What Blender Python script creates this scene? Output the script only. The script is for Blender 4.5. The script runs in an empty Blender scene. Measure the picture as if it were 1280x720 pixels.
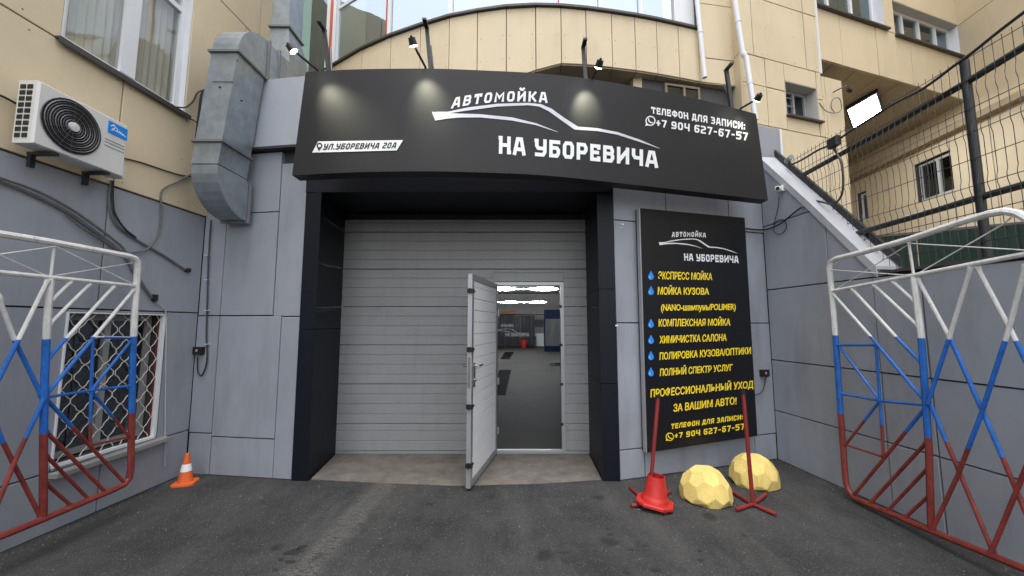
import bpy, math, random
from mathutils import Vector
random.seed(7)
R = math.radians
sc = bpy.context.scene
COL = sc.collection

# ------------------------------------------------------------------ camera, sky, sun, exposure
F, EYE = 480.0, 1.6                       # focal length in pixels of a 1280 wide picture, eye height
PITCH = math.atan(46 / F)
cam = bpy.data.cameras.new('camera'); cam.sensor_width = 36; cam.lens = 36 * F / 1280
cam.clip_start = 0.05; cam.clip_end = 500
camo = bpy.data.objects.new('camera', cam); COL.objects.link(camo)
camo.location = (0, 0, EYE); camo.rotation_euler = (R(90) + PITCH, 0, 0)
sc.camera = camo

SUN_EL, SUN_AZ = R(74), R(180)            # soft sun, high behind the camera
w = bpy.data.worlds.new('World'); sc.world = w; w.use_nodes = True
nt = w.node_tree; bg = nt.nodes['Background']
sky = nt.nodes.new('ShaderNodeTexSky'); sky.sky_type = 'NISHITA'; sky.sun_disc = False
sky.sun_elevation = SUN_EL; sky.sun_rotation = SUN_AZ
sky.air_density = 1.6; sky.dust_density = 2.2; sky.ozone_density = 1.0
hsv = nt.nodes.new('ShaderNodeHueSaturation'); hsv.inputs['Saturation'].default_value = 0.27
nt.links.new(sky.outputs[0], hsv.inputs['Color']); nt.links.new(hsv.outputs[0], bg.inputs['Color'])
bg.inputs['Strength'].default_value = 0.15
sl = bpy.data.lights.new('sun', 'SUN'); sl.energy = 0.5; sl.angle = R(35); sl.color = (1, .96, .9)
so = bpy.data.objects.new('sun', sl); COL.objects.link(so)
sd = Vector((math.sin(SUN_AZ) * math.cos(SUN_EL), math.cos(SUN_AZ) * math.cos(SUN_EL), math.sin(SUN_EL)))
so.rotation_euler = sd.to_track_quat('Z', 'Y').to_euler(); so.location = (0, -5, 12)
sc.view_settings.view_transform = 'Standard'; sc.view_settings.look = 'None'
sc.view_settings.exposure = 1.4; sc.view_settings.gamma = 1.0
sc.cycles.use_denoising = True
sc.cycles.max_bounces = 8; sc.cycles.diffuse_bounces = 4; sc.cycles.glossy_bounces = 4
sc.cycles.transparent_max_bounces = 16; sc.cycles.sample_clamp_indirect = 6

# ------------------------------------------------------------------ measuring helpers
CP, SP = math.cos(PITCH), math.sin(PITCH)
def ray(px, py):
    u = (px - 640) / F; v = (360 - py) / F
    return Vector((u, CP - v * SP, SP + v * CP))
def atz(px, py, z):
    d = ray(px, py); return Vector((0, 0, EYE)) + d * ((z - EYE) / d.z)
def aty(px, py, y):
    d = ray(px, py); return Vector((0, 0, EYE)) + d * (y / d.y)
def atx(px, py, x):
    d = ray(px, py); return Vector((0, 0, EYE)) + d * (x / d.x)

class Surf:
    """A vertical plane through two plan points; s runs from p0 to p1, normal n faces the yard."""
    def __init__(s, p0, p1, flip=False):
        s.o = Vector((p0[0], p0[1], 0)); v = Vector((p1[0] - p0[0], p1[1] - p0[1], 0))
        s.L = v.length; s.d = v.normalized()
        s.n = Vector((s.d.y, -s.d.x, 0)) * (-1 if flip else 1)
    def pt(s, a, z, off=0.0):
        return s.o + s.d * a + Vector((0, 0, z)) + s.n * off
    def px(s, px, py, off=0.0):
        d = ray(px, py); o = s.o + s.n * off
        t = o.dot(s.n) / d.dot(s.n)
        p = d * t
        return (p - o).dot(s.d), EYE + d.z * t
    def pp(s, px, py, off=0.0):
        a, z = s.px(px, py, off); return s.pt(a, z, off)

# ------------------------------------------------------------------ materials
MATS = {}
def mat(name, col, rough=0.6, metal=0.0, var=0.0, vscale=3.0, bump=0.0, bscale=60.0, emit=None, est=1.0,
        col2=None, spec=0.5, stretch=None, dirt=0.0, coat=0.0, chips=None, chs=55, chp=.63):
    if name in MATS: return MATS[name]
    m = bpy.data.materials.new(name); m.use_nodes = True; MATS[name] = m
    t = m.node_tree; b = t.nodes['Principled BSDF']
    b.inputs['Base Color'].default_value = (*col, 1); b.inputs['Roughness'].default_value = rough
    b.inputs['Metallic'].default_value = metal; b.inputs['Specular IOR Level'].default_value = spec
    b.inputs['Coat Weight'].default_value = coat
    if emit:
        b.inputs['Emission Color'].default_value = (*emit, 1); b.inputs['Emission Strength'].default_value = est
    N = t.nodes.new; L = t.links.new
    if var or bump or dirt or col2 or chips:
        tc = N('ShaderNodeTexCoord'); mp = N('ShaderNodeMapping')
        L(tc.outputs['Object'], mp.inputs[0])
        if stretch: mp.inputs['Scale'].default_value = stretch
    last = None
    if var or col2:
        n1 = N('ShaderNodeTexNoise'); n1.inputs['Scale'].default_value = vscale; n1.inputs['Detail'].default_value = 6
        n1.inputs['Roughness'].default_value = 0.62
        L(mp.outputs[0], n1.inputs['Vector'])
        cr = N('ShaderNodeValToRGB'); cr.color_ramp.elements[0].position = .32; cr.color_ramp.elements[1].position = .68
        c2 = col2 if col2 else tuple(min(1, c * (1 + var)) for c in col)
        c1 = col if col2 else tuple(c * (1 - var) for c in col)
        cr.color_ramp.elements[0].color = (*c1, 1); cr.color_ramp.elements[1].color = (*c2, 1)
        L(n1.outputs[0], cr.inputs[0]); last = cr.outputs[0]
    if dirt:
        n2 = N('ShaderNodeTexNoise'); n2.inputs['Scale'].default_value = vscale * 3.1; n2.inputs['Detail'].default_value = 9
        n2.inputs['Roughness'].default_value = .7
        mp2 = N('ShaderNodeMapping'); mp2.inputs['Scale'].default_value = (1, 1, .22)
        L(tc.outputs['Object'], mp2.inputs[0]); L(mp2.outputs[0], n2.inputs['Vector'])
        rr = N('ShaderNodeMapRange'); rr.inputs[1].default_value = .5; rr.inputs[2].default_value = .75
        rr.inputs[3].default_value = 0; rr.inputs[4].default_value = dirt
        L(n2.outputs[0], rr.inputs[0])
        mx = N('ShaderNodeMix'); mx.data_type = 'RGBA'
        L(rr.outputs[0], mx.inputs[0])
        if last: L(last, mx.inputs[6])
        else: mx.inputs[6].default_value = (*col, 1)
        mx.inputs[7].default_value = (col[0] * .42, col[1] * .4, col[2] * .38, 1)
        last = mx.outputs[2]
    if chips:                                   # flaked paint, rust or bare patches
        n3 = N('ShaderNodeTexNoise'); n3.inputs['Scale'].default_value = chs; n3.inputs['Detail'].default_value = 7; n3.inputs['Roughness'].default_value = .75
        L(tc.outputs['Object'], n3.inputs['Vector'])
        r3 = N('ShaderNodeMapRange'); r3.inputs[1].default_value = chp; r3.inputs[2].default_value = chp + .035; L(n3.outputs[0], r3.inputs[0])
        m3 = N('ShaderNodeMix'); m3.data_type = 'RGBA'; L(r3.outputs[0], m3.inputs[0])
        if last: L(last, m3.inputs[6])
        else: m3.inputs[6].default_value = (*col, 1)
        m3.inputs[7].default_value = (*chips, 1); last = m3.outputs[2]
    if last: L(last, b.inputs['Base Color'])
    if bump:
        nb = N('ShaderNodeTexNoise'); nb.inputs['Scale'].default_value = bscale; nb.inputs['Detail'].default_value = 5
        L(mp.outputs[0], nb.inputs['Vector'])
        bp = N('ShaderNodeBump'); bp.inputs['Strength'].default_value = bump; bp.inputs['Distance'].default_value = .01
        L(nb.outputs[0], bp.inputs['Height']); L(bp.outputs[0], b.inputs['Normal'])
    return m

def glass(name, refl, tint, trans=1.0):
    if name in MATS: return MATS[name]
    m = bpy.data.materials.new(name); m.use_nodes = True; MATS[name] = m
    t = m.node_tree; t.nodes.clear(); N = t.nodes.new; L = t.links.new
    out = N('ShaderNodeOutputMaterial'); mx = N('ShaderNodeMixShader'); g = N('ShaderNodeBsdfGlossy'); tr = N('ShaderNodeBsdfTransparent')
    g.inputs['Roughness'].default_value = .015; g.inputs['Color'].default_value = (.84, .92, 1, 1)
    tr.inputs['Color'].default_value = (*tint, 1)
    fr = N('ShaderNodeFresnel'); fr.inputs['IOR'].default_value = 1.45
    ad = N('ShaderNodeMath'); ad.operation = 'ADD'; ad.inputs[1].default_value = refl; ad.use_clamp = True
    geo = N('ShaderNodeNewGeometry'); bf = N('ShaderNodeMath'); bf.operation = 'SUBTRACT'; bf.inputs[0].default_value = 1; L(geo.outputs['Backfacing'], bf.inputs[1])
    ml = N('ShaderNodeMath'); ml.operation = 'MULTIPLY'; L(ad.outputs[0], ml.inputs[0]); L(bf.outputs[0], ml.inputs[1])
    L(fr.outputs[0], ad.inputs[0]); L(ml.outputs[0], mx.inputs[0]); L(tr.outputs[0], mx.inputs[1]); L(g.outputs[0], mx.inputs[2])
    tc = N('ShaderNodeTexCoord'); nz = N('ShaderNodeTexNoise'); nz.inputs['Scale'].default_value = 1.3; L(tc.outputs['Object'], nz.inputs['Vector'])
    bp = N('ShaderNodeBump'); bp.inputs['Strength'].default_value = .12; bp.inputs['Distance'].default_value = .05
    L(nz.outputs[0], bp.inputs['Height']); L(bp.outputs[0], g.inputs['Normal'])
    L(mx.outputs[0], out.inputs[0]); return m

GREY = mat('grey_composite', (.29, .307, .35), .45, .0, var=.09, vscale=1.0, bump=.04, bscale=220, dirt=.42)
GREYD = mat('dark_grey_backing', (.05, .05, .055), .8)
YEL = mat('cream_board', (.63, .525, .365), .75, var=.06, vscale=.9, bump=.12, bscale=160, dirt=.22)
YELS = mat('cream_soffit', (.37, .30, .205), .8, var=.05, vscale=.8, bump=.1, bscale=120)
NAVY = mat('navy_portal', (.0042, .0064, .012), .5, spec=.25, var=.1, vscale=1.5, dirt=.1)
DOORM = mat('garage_door_paint', (.295, .298, .305), .5, metal=.15, bump=.35, bscale=90, stretch=(.25, 1, 1), var=.05, dirt=.22)
DOORW = mat('wicket_inner_paint', (.86, .87, .90), .5, bump=.3, bscale=90, stretch=(1, .3, 1))
ALU = mat('aluminium', (.42, .43, .45), .42, metal=.6, bump=.05, bscale=80, dirt=.2)
BLACK = mat('black_plastic', (.012, .012, .013), .45)
BLKM = mat('black_painted_steel', (.014, .016, .019), .42, var=.2, vscale=9)
SIGNM = mat('sign_film', (.018, .0178, .0205), .55, spec=.3, var=.04, vscale=.8)
SIGN2 = mat('services_sign_film', (.008, .0085, .011), .4, spec=.35)
WHITE = mat('white_film', (.8, .81, .83), .45)
YTXT = mat('yellow_film', (.88, .66, .02), .5)
WPNT = mat('white_gate_paint', (.62, .615, .60), .55, var=.1, vscale=9, bump=.3, bscale=70, dirt=.6, chips=(.16, .08, .045), chs=34, chp=.64)
BPNT = mat('blue_gate_paint', (.012, .115, .44), .48, var=.25, vscale=10, bump=.3, bscale=70, dirt=.4, chips=(.10, .07, .06), chs=34, chp=.65)
RPNT = mat('red_gate_paint', (.19, .028, .022), .5, var=.3, vscale=10, bump=.35, bscale=70, dirt=.5, chips=(.07, .045, .035), chs=30, chp=.61)
GALV = mat('galvanised_steel', (.30, .34, .375), .38, metal=.55, var=.16, vscale=7, bump=.06, bscale=30, dirt=.35)
GALVD = mat('galvanised_flange', (.2, .21, .22), .5, metal=.4, dirt=.3)
PLAST = mat('white_upvc', (.72, .73, .76), .4, dirt=.12, var=.02)
BROWN = mat('old_brown_frame', (.22, .17, .12), .7, var=.1, dirt=.3)
SILL = mat('dark_metal_sill', (.055, .05, .048), .5, dirt=.2)
CONC = mat('threshold_concrete', (.108, .096, .084), .88, col2=(.19, .168, .145), vscale=5, bump=.5, bscale=70, dirt=.4)
RED = mat('red_rubber', (.46, .02, .015), .55, var=.2, vscale=9, dirt=.55, chips=(.2, .05, .04), chs=25, chp=.62)
ORANGE = mat('orange_rubber', (.70, .12, .025), .6, var=.1, vscale=12, dirt=.4, chips=(.3, .08, .03), chs=40, chp=.63)
DOME = mat('yellow_dome_paint', (.70, .53, .17), .8, var=.09, vscale=7, bump=.4, bscale=60, dirt=.35, chips=(.36, .31, .22), chs=22, chp=.645)
ACW = mat('white_unit_casing', (.62, .62, .60), .45, dirt=.12, var=.03)
CABLE = mat('black_cable', (.02, .02, .022), .5)
CABG = mat('grey_conduit', (.12, .12, .125), .55, var=.15, vscale=15)
CURT = mat('net_curtain', (.70, .67, .60), .9, var=.1, vscale=2, stretch=(3, 3, .3))
BLIND = mat('pale_blind', (.55, .60, .66), .8)
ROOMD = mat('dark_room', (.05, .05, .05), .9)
GLASS = glass('window_glass', .10, (.86, .86, .84))
GLASSB = glass('mirror_glazing', .42, (.6, .7, .66))
GLASSG = glass('dim_glass', .05, (.5, .55, .53))

# ------------------------------------------------------------------ mesh building
class MB:
    def __init__(s): s.v = []; s.f = []; s.m = []
    def add(s, vs, fs, mi=0):
        b = len(s.v); s.v += [tuple(v) for v in vs]; s.f += [tuple(b + i for i in f) for f in fs]; s.m += [mi] * len(fs); return s
    def obox(s, o, ax, ay, az, mi=0):
        o, ax, ay, az = map(Vector, (o, ax, ay, az))
        vs = [o, o + ax, o + ax + ay, o + ay, o + az, o + ax + az, o + ax + ay + az, o + ay + az]
        fs = [(0, 3, 2, 1), (4, 5, 6, 7), (0, 1, 5, 4), (1, 2, 6, 5), (2, 3, 7, 6), (3, 0, 4, 7)]
        if ax.cross(ay).dot(az) < 0: fs = [f[::-1] for f in fs]
        return s.add(vs, fs, mi)
    def box(s, a, b, mi=0):
        a = Vector(a); b = Vector(b); d = b - a
        return s.obox(a, (d.x, 0, 0), (0, d.y, 0), (0, 0, d.z), mi)
    def sbox(s, S, s0, s1, z0, z1, o0, o1, mi=0):
        """box on a surface: s0..s1 along, z0..z1 up, o0..o1 out from it"""
        return s.obox(S.pt(s0, z0, o0), S.d * (s1 - s0), S.n * (o1 - o0), (0, 0, z1 - z0), mi)
    def prism(s, poly3, ext, bevel=0.0, mi=0):
        """convex polygon pushed along ext; bevel shrinks the far face"""
        n = len(poly3); poly3 = [Vector(p) for p in poly3]; ext = Vector(ext)
        c = sum(poly3, Vector()) / n
        a = list(poly3)
        if bevel:
            e = ext.normalized() * bevel
            mid = [p + ext - e for p in poly3]
            top = [p + ext + (c - p).normalized() * bevel * 1.3 for p in poly3]
            vs = a + mid + top; rings = 3
        else:
            vs = a + [p + ext for p in poly3]; rings = 2
        nrm = (poly3[1] - poly3[0]).cross(poly3[2] - poly3[1])
        fs = [tuple(range(n))[::-1], tuple(range((rings - 1) * n, rings * n))]
        for r in range(rings - 1):
            for i in range(n):
                j = (i + 1) % n; fs.append((r * n + i, r * n + j, (r + 1) * n + j, (r + 1) * n + i))
        if nrm.dot(ext) < 0: fs = [f[::-1] for f in fs]
        return s.add(vs, fs, mi)
    def tube(s, pts, r, n=8, mi=0, caps=True):
        pts = [Vector(p) for p in pts]; rr = r if isinstance(r, (list, tuple)) else [r] * len(pts)
        vs = []; up = None
        for i, p in enumerate(pts):
            t = (pts[min(i + 1, len(pts) - 1)] - pts[max(i - 1, 0)]).normalized()
            if up is None:
                up = Vector((0, 0, 1)) if abs(t.z) < .9 else Vector((1, 0, 0))
            a = t.cross(up).normalized(); up = a.cross(t).normalized()
            for k in range(n):
                q = 2 * math.pi * k / n; vs.append(p + (a * math.cos(q) + up * math.sin(q)) * rr[i])
        fs = []
        for i in range(len(pts) - 1):
            for k in range(n):
                j = (k + 1) % n; fs.append((i * n + k, i * n + j, (i + 1) * n + j, (i + 1) * n + k))
        fs = [f[::-1] for f in fs]
        if caps: fs += [tuple(range(n)), tuple(range((len(pts) - 1) * n, len(pts) * n))[::-1]]
        return s.add(vs, fs, mi)
    def lathe(s, prof, o=(0, 0, 0), n=24, mi=0, M=None):
        o = Vector(o); vs = []
        for r, z in prof:
            for k in range(n):
                q = 2 * math.pi * k / n; p = Vector((r * math.cos(q), r * math.sin(q), z))
                vs.append(o + (M @ p if M else p))
        fs = []
        for i in range(len(prof) - 1):
            for k in range(n):
                j = (k + 1) % n; fs.append((i * n + k, i * n + j, (i + 1) * n + j, (i + 1) * n + k))
        fs += [tuple(range(n))[::-1], tuple(range((len(prof) - 1) * n, len(prof) * n))]
        return s.add(vs, fs, mi)
    def build(s, name, m, parent=None, smooth=False, **props):
        me = bpy.data.meshes.new(name); me.from_pydata(s.v, [], s.f)
        for x in (m if isinstance(m, (list, tuple)) else [m]): me.materials.append(x)
        me.polygons.foreach_set('material_index', s.m)
        if smooth:
            me.polygons.foreach_set('use_smooth', [True] * len(s.f))
            try: me.set_sharp_from_angle(angle=R(40))
            except Exception: pass
        me.update()
        o = bpy.data.objects.new(name, me); COL.objects.link(o)
        if parent:
            o.parent = parent
            if parent.parent is None: o.matrix_parent_inverse = parent.matrix_basis.inverted()
        for k, v in props.items(): o[k] = v
        return o
def thing(name, label, cat, loc=(0, 0, 0), group=None):
    o = bpy.data.objects.new(name, None); COL.objects.link(o); o.location = loc; o.empty_display_size = .2
    o['label'] = label; o['category'] = cat
    if group: o['group'] = group
    return o
def tag(o, label, cat, group=None):
    o['label'] = label; o['category'] = cat
    if group: o['group'] = group
    return o

def smooth_path(pts, k=5):
    """Catmull-Rom through the points"""
    pts = [Vector(p) for p in pts]; out = []
    P = [pts[0] * 2 - pts[1]] + pts + [pts[-1] * 2 - pts[-2]]
    for i in range(1, len(P) - 2):
        a, b, c, d = P[i - 1:i + 3]
        for j in range(k):
            t = j / k
            out.append(.5 * ((2 * b) + (c - a) * t + (2 * a - 5 * b + 4 * c - d) * t * t + (3 * b - a - 3 * c + d) * t ** 3))
    out.append(pts[-1]); return out

def inset(poly, d):
    """convex CCW 2D polygon moved in by d"""
    n = len(poly); out = []
    for i in range(n):
        p0, p1, p2 = Vector(poly[i - 1]), Vector(poly[i]), Vector(poly[(i + 1) % n])
        a = (p1 - p0).normalized(); b = (p2 - p1).normalized()
        na = Vector((-a.y, a.x)); nb = Vector((-b.y, b.x))
        k = 1 + na.dot(nb)
        out.append(p1 + (na + nb) * (d / max(k, .2)))
    return out
def clip(poly, fn):
    """keep the part of a 2D polygon where fn >= 0 (linear fn)"""
    out = []; n = len(poly)
    for i in range(n):
        a, b = poly[i], poly[(i + 1) % n]; fa, fb = fn(*a), fn(*b)
        if fa >= 0: out.append(a)
        if (fa >= 0) != (fb >= 0):
            t = fa / (fa - fb); out.append((a[0] + (b[0] - a[0]) * t, a[1] + (b[1] - a[1]) * t))
    return out
def panel(S, poly, name, m, parent, depth=.05, gap=.012, bev=.003, off=0.0, jit=.0028):
    """one cladding panel on surface S: the polygon in (s, z), back at off, front at off + depth"""
    if len(poly) < 3: return None
    q = inset(poly, gap / 2); j = random.uniform(-jit, jit)
    mb = MB(); ccw = S.d.cross(Vector((0, 0, 1))).dot(S.n)
    mb.prism([S.pt(a, z, off) for a, z in (q if ccw > 0 else q[::-1])], S.n * (depth + j), bev)
    return mb.build(name, m, parent)
def rect(a0, a1, z0, z1): return [(a0, z0), (a1, z0), (a1, z1), (a0, z1)]
def wall_holes(S, s0, s1, z0, z1, holes, o0, o1):
    """solid wall with rectangular holes, as one mesh"""
    mb = MB(); xs = sorted({s0, s1, *[h[0] for h in holes], *[h[1] for h in holes]}); zs = sorted({z0, z1, *[h[2] for h in holes], *[h[3] for h in holes]})
    for i in range(len(xs) - 1):
        for k in range(len(zs) - 1):
            cx, cz = (xs[i] + xs[i + 1]) / 2, (zs[k] + zs[k + 1]) / 2
            if any(h[0] < cx < h[1] and h[2] < cz < h[3] for h in holes): continue
            mb.sbox(S, xs[i], xs[i + 1], zs[k], zs[k + 1], o0, o1)
    return mb
def grid_panels(S, xs, zs, holes, name, m, parent, fn=None, **kw):
    """panels of a grid, cut round rectangular holes"""
    for i in range(len(xs) - 1):
        for k in range(len(zs) - 1):
            cells = [(xs[i], xs[i + 1], zs[k], zs[k + 1])]
            for h in holes:
                nxt = []
                for (a, b, c, d) in cells:
                    if h[0] >= b or h[1] <= a or h[2] >= d or h[3] <= c: nxt.append((a, b, c, d)); continue
                    if h[0] > a + .02: nxt.append((a, h[0], c, d))
                    if h[1] < b - .02: nxt.append((h[1], b, c, d))
                    a2, b2 = max(a, h[0]), min(b, h[1])
                    if h[2] > c + .02: nxt.append((a2, b2, c, h[2]))
                    if h[3] < d - .02: nxt.append((a2, b2, h[3], d))
                cells = nxt
            for c in cells:
                poly = rect(*c)
                if fn: poly = clip(poly, fn)
                if len(poly) > 2: panel(S, poly, name, m, parent, **kw)
def screws(S, xs, zs, parent, m=None, off=.052, skip=()):
    """rows of small screw heads along the panel edges"""
    mb = MB()
    for a in xs:
        for z in zs:
            if any(h[0] < a < h[1] and h[2] < z < h[3] for h in skip): continue
            a2 = a + random.uniform(-.006, .006); z2 = z + random.uniform(-.01, .01)
            vs = [S.pt(a2 + .006 * math.cos(q * 1.0472), z2 + .006 * math.sin(q * 1.0472), off) for q in range(6)] + [S.pt(a2, z2, off + .003)]
            mb.add(vs, [(q, (q + 1) % 6, 6) for q in range(6)])
    mb.build('screw_heads', m or SILL, parent, kind='stuff')
def window(S, s0, s1, z0, z1, parent, off=-.08, fr=.05, mull=(), trans=None, m=PLAST, g=GLASS, fd=.05, name='window', mw=None):
    """frame with mullions, each pane a sub-part"""
    mb = MB(); mw = mw or fr
    mb.sbox(S, s0, s1, z0, z0 + fr, off, off + fd); mb.sbox(S, s0, s1, z1 - fr, z1, off, off + fd)
    mb.sbox(S, s0, s0 + fr, z0 + fr, z1 - fr, off, off + fd); mb.sbox(S, s1 - fr, s1, z0 + fr, z1 - fr, off, off + fd)
    edges = [s0 + fr]
    for q in mull:
        mb.sbox(S, q - mw / 2, q + mw / 2, z0 + fr, z1 - fr, off, off + fd + .006); edges += [q - mw / 2, q + mw / 2]
    edges.append(s1 - fr)
    zz = [(z0 + fr, z1 - fr)]
    if trans:
        for k in range(0, len(edges), 2): mb.sbox(S, edges[k], edges[k + 1], trans - fr / 2, trans + fr / 2, off, off + fd)
        zz = [(z0 + fr, trans - fr / 2), (trans + fr / 2, z1 - fr)]
    w_ = mb.build(name, m, parent)
    for k in range(0, len(edges), 2):
        for a, b in zz:
            MB().sbox(S, edges[k], edges[k + 1], a, b, off + .018, off + .024).build('pane', g, w_)
    return w_
def curtain(S, s0, s1, z0, z1, off, parent, m=CURT, amp=.012, lam=.07):
    n = max(8, int((s1 - s0) / lam * 8)); vs = []; fs = []
    for i in range(n + 1):
        a = s0 + (s1 - s0) * i / n
        o = off + amp * math.sin((a - s0) / lam * 6.28) + amp * .5 * math.sin(a * 37)
        vs += [S.pt(a, z0, o), S.pt(a, z1, o)]
        if i: fs.append((2 * i - 2, 2 * i, 2 * i + 1, 2 * i - 1))
    MB().add(vs, fs).build('curtain', m, parent, smooth=True)

# ------------------------------------------------------------------ lettering
def strip(pts, wd, closed=False):
    n = len(pts); L = []; Rr = []
    P = [Vector(p) for p in pts]
    if not closed:
        P[0] = P[0] - (P[1] - P[0]).normalized() * wd / 2; P[-1] = P[-1] + (P[-1] - P[-2]).normalized() * wd / 2
    for i in range(n):
        a = (P[i] - P[i - 1]).normalized() if (i or closed) else None
        b = (P[(i + 1) % n] - P[i]).normalized() if (i < n - 1 or closed) else None
        a = a or b; b = b or a
        na = Vector((-a.y, a.x)); nb = Vector((-b.y, b.x)); k = max(1 + na.dot(nb), .5)
        o = (na + nb) * (wd / 2 / k); L.append(P[i] + o); Rr.append(P[i] - o)
    fs = []
    for i in range(n if closed else n - 1):
        j = (i + 1) % n; fs.append((i, j, n + j, n + i))
    return L + Rr, [f[::-1] for f in fs]
c_ = .2
OCT = [(c_, 0), (1 - c_, 0), (1, c_), (1, 1 - c_), (1 - c_, 1), (c_, 1), (0, 1 - c_), (0, c_)]
G = {  # letter: (width, [strokes], [closed strokes])
 'А': (.74, [[(-.02, -.02), (.3, 1), (.7, 1), (1.02, -.02)], [(.2, .27), (.8, .27)]], []),
 'Б': (.66, [[(1, 1), (0, 1), (0, 0), (1 - c_, 0), (1, c_), (1, .42), (1 - c_, .57), (0, .57)]], []),
 'В': (.68, [[(0, 0), (0, 1), (1 - c_, 1), (.96, 1 - c_), (.96, .66), (1 - c_, .53), (0, .53)], [(1 - c_, .53), (1, .38), (1, c_), (1 - c_, 0), (0, 0)]], []),
 'Т': (.70, [[(0, .84), (0, 1), (1, 1), (1, .84)], [(.5, 1), (.5, 0)]], []),
 'О': (.68, [], [OCT]), '0': (.64, [], [OCT]),
 'М': (.86, [[(0, 0), (0, 1), (.5, .38), (1, 1), (1, 0)]], []),
 'И': (.74, [[(0, 1), (0, 0)], [(.05, .1), (.95, .9)], [(1, 1), (1, 0)]], []),
 'Й': (.74, [[(0, 1), (0, 0)], [(.05, .1), (.95, .9)], [(1, 1), (1, 0)], [(.22, 1.42), (.4, 1.28), (.6, 1.28), (.78, 1.42)]], []),
 'К': (.70, [[(0, 0), (0, 1)], [(.1, .5), (.4, .5), (1, 1)], [(.4, .5), (1, 0)]], []),
 'Н': (.70, [[(-.07, 1), (.0, 1), (0, 0)], [(1, 1), (1, 0), (1.07, 0)], [(0, .5), (1, .5)]], []),
 'У': (.70, [[(-.08, 1), (0, 1), (0, .64), (c_, .46), (1, .46)], [(1, 1), (1, c_), (1 - c_, 0), (0, 0)]], []),
 'Р': (.66, [[(0, 0), (0, 1), (1 - c_, 1), (1, 1 - c_), (1, .6), (1 - c_, .42), (0, .42)]], []),
 'Е': (.62, [[(1, .88), (1, 1), (0, 1), (0, 0), (1, 0), (1, .12)], [(0, .52), (.8, .52)]], []),
 'Ч': (.68, [[(0, 1), (0, .64), (c_, .46), (1, .46)], [(1, 1), (1, 0)]], []),
 'Л': (.72, [[(-.04, 0), (.22, 1), (1, 1), (1, 0)]], []),
 'Ф': (.86, [[(.5, 0), (.5, 1)]], [[(c_, .18), (1 - c_, .18), (1, .34), (1, .68), (1 - c_, .84), (c_, .84), (0, .68), (0, .34)]]),
 'Д': (.76, [[(.16, .12), (.3, 1), (.84, 1), (.84, .12)], [(0, -.12), (0, .1), (1, .1), (1, -.12)]], []),
 'Я': (.68, [[(1, 0), (1, 1), (c_, 1), (0, 1 - c_), (0, .62), (c_, .44), (1, .44)], [(.5, .44), (0, 0)]], []),
 'З': (.64, [[(0, 1), (1 - c_, 1), (.96, 1 - c_), (.96, .66), (.8, .53), (.3, .53)], [(.8, .53), (1, .38), (1, c_), (1 - c_, 0), (0, 0)]], []),
 'П': (.70, [[(0, 0), (0, 1), (1, 1), (1, 0)]], []),
 'С': (.66, [[(1, .8), (1 - c_, 1), (c_, 1), (0, 1 - c_), (0, c_), (c_, 0), (1 - c_, 0), (1, c_)]], []),
 '+': (.52, [[(0, .48), (1, .48)], [(.5, .82), (.5, .14)]], []), '-': (.46, [[(.1, .48), (.9, .48)]], []),
 ':': (.24, [[(.5, .1), (.5, .14)], [(.5, .66), (.5, .7)]], []), '.': (.24, [[(.5, 0), (.5, .04)]], []),
 '7': (.62, [[(0, 1), (1, 1), (.42, 0)]], []), '4': (.66, [[(0, 1), (0, .5), (.1, .4), (1, .4)], [(1, 1), (1, 0)]], []),
 '9': (.64, [[(1, .44), (c_, .44), (0, .6), (0, .84), (c_, 1), (1 - c_, 1), (1, .84), (1, c_), (1 - c_, 0), (0, 0)]], []),
 '6': (.64, [[(1, 1), (c_, 1), (0, 1 - c_), (0, c_), (c_, 0), (1 - c_, 0), (1, c_), (1, .42), (1 - c_, .57), (0, .57)]], []),
 '2': (.64, [[(0, 1), (1 - c_, 1), (1, 1 - c_), (1, .64), (0, .36), (0, 0), (1, 0)]], []),
 '5': (.64, [[(1, 1), (0, 1), (0, .57), (1 - c_, .57), (1, .4), (1, c_), (1 - c_, 0), (0, 0)]], []),
}
def stroke_text(txt, weight=.2, slant=0.0, track=.16):
    """lettering of cap height 1, returned as [(points, faces, layer)], width"""
    out = []; x = 0
    for ch in txt:
        if ch == ' ': x += .42; continue
        W, op, cl = G[ch]; lay = 0
        for st, closed in [(s_, False) for s_ in op] + [(s_, True) for s_ in cl]:
            P = [(weight / 2 + a * (W - weight), weight / 2 + b * (1 - weight)) for a, b in st]
            if ch in ':.': P = [(x_, y_) for x_, y_ in P]
            vs, fs = strip(P, weight, closed)
            out.append(([(x + v.x + slant * v.y, v.y) for v in vs], fs, lay)); lay += 1
        x += W + track
    return out, x - track
def quad_map(TL, TR, BR, BL, bowt=0.0, bowb=0.0):
    """unit square to a pixel quad; bow lifts the middle of the top or bottom edge (pixels)"""
    def f(u, v):
        k = 4 * u * (1 - u)
        tx, ty = TL[0] + (TR[0] - TL[0]) * u, TL[1] + (TR[1] - TL[1]) * u - bowt * k
        bx, by = BL[0] + (BR[0] - BL[0]) * u, BL[1] + (BR[1] - BL[1]) * u - bowb * k
        return bx + (tx - bx) * v, by + (ty - by) * v
    return f
def place_strokes(txt, f, proj, name, m, parent, weight=.2, slant=0.0, base=.004, track=.16):
    items, W = stroke_text(txt, weight, slant, track); mb = MB()
    if name == 'letter':
        cur = None
        for vs, fs, lay in items:
            if lay == 0:
                if cur: cur.build('letter', m, parent)
                cur = MB()
            cur.add([proj(*f(a / W, b), base + .0006 * lay) for a, b in vs], fs)
        return cur.build('letter', m, parent)
    for vs, fs, lay in items:
        mb.add([proj(*f(a / W, b), base + .0006 * lay) for a, b in vs], fs)
    return mb.build(name, m, parent, kind='stuff')
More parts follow.
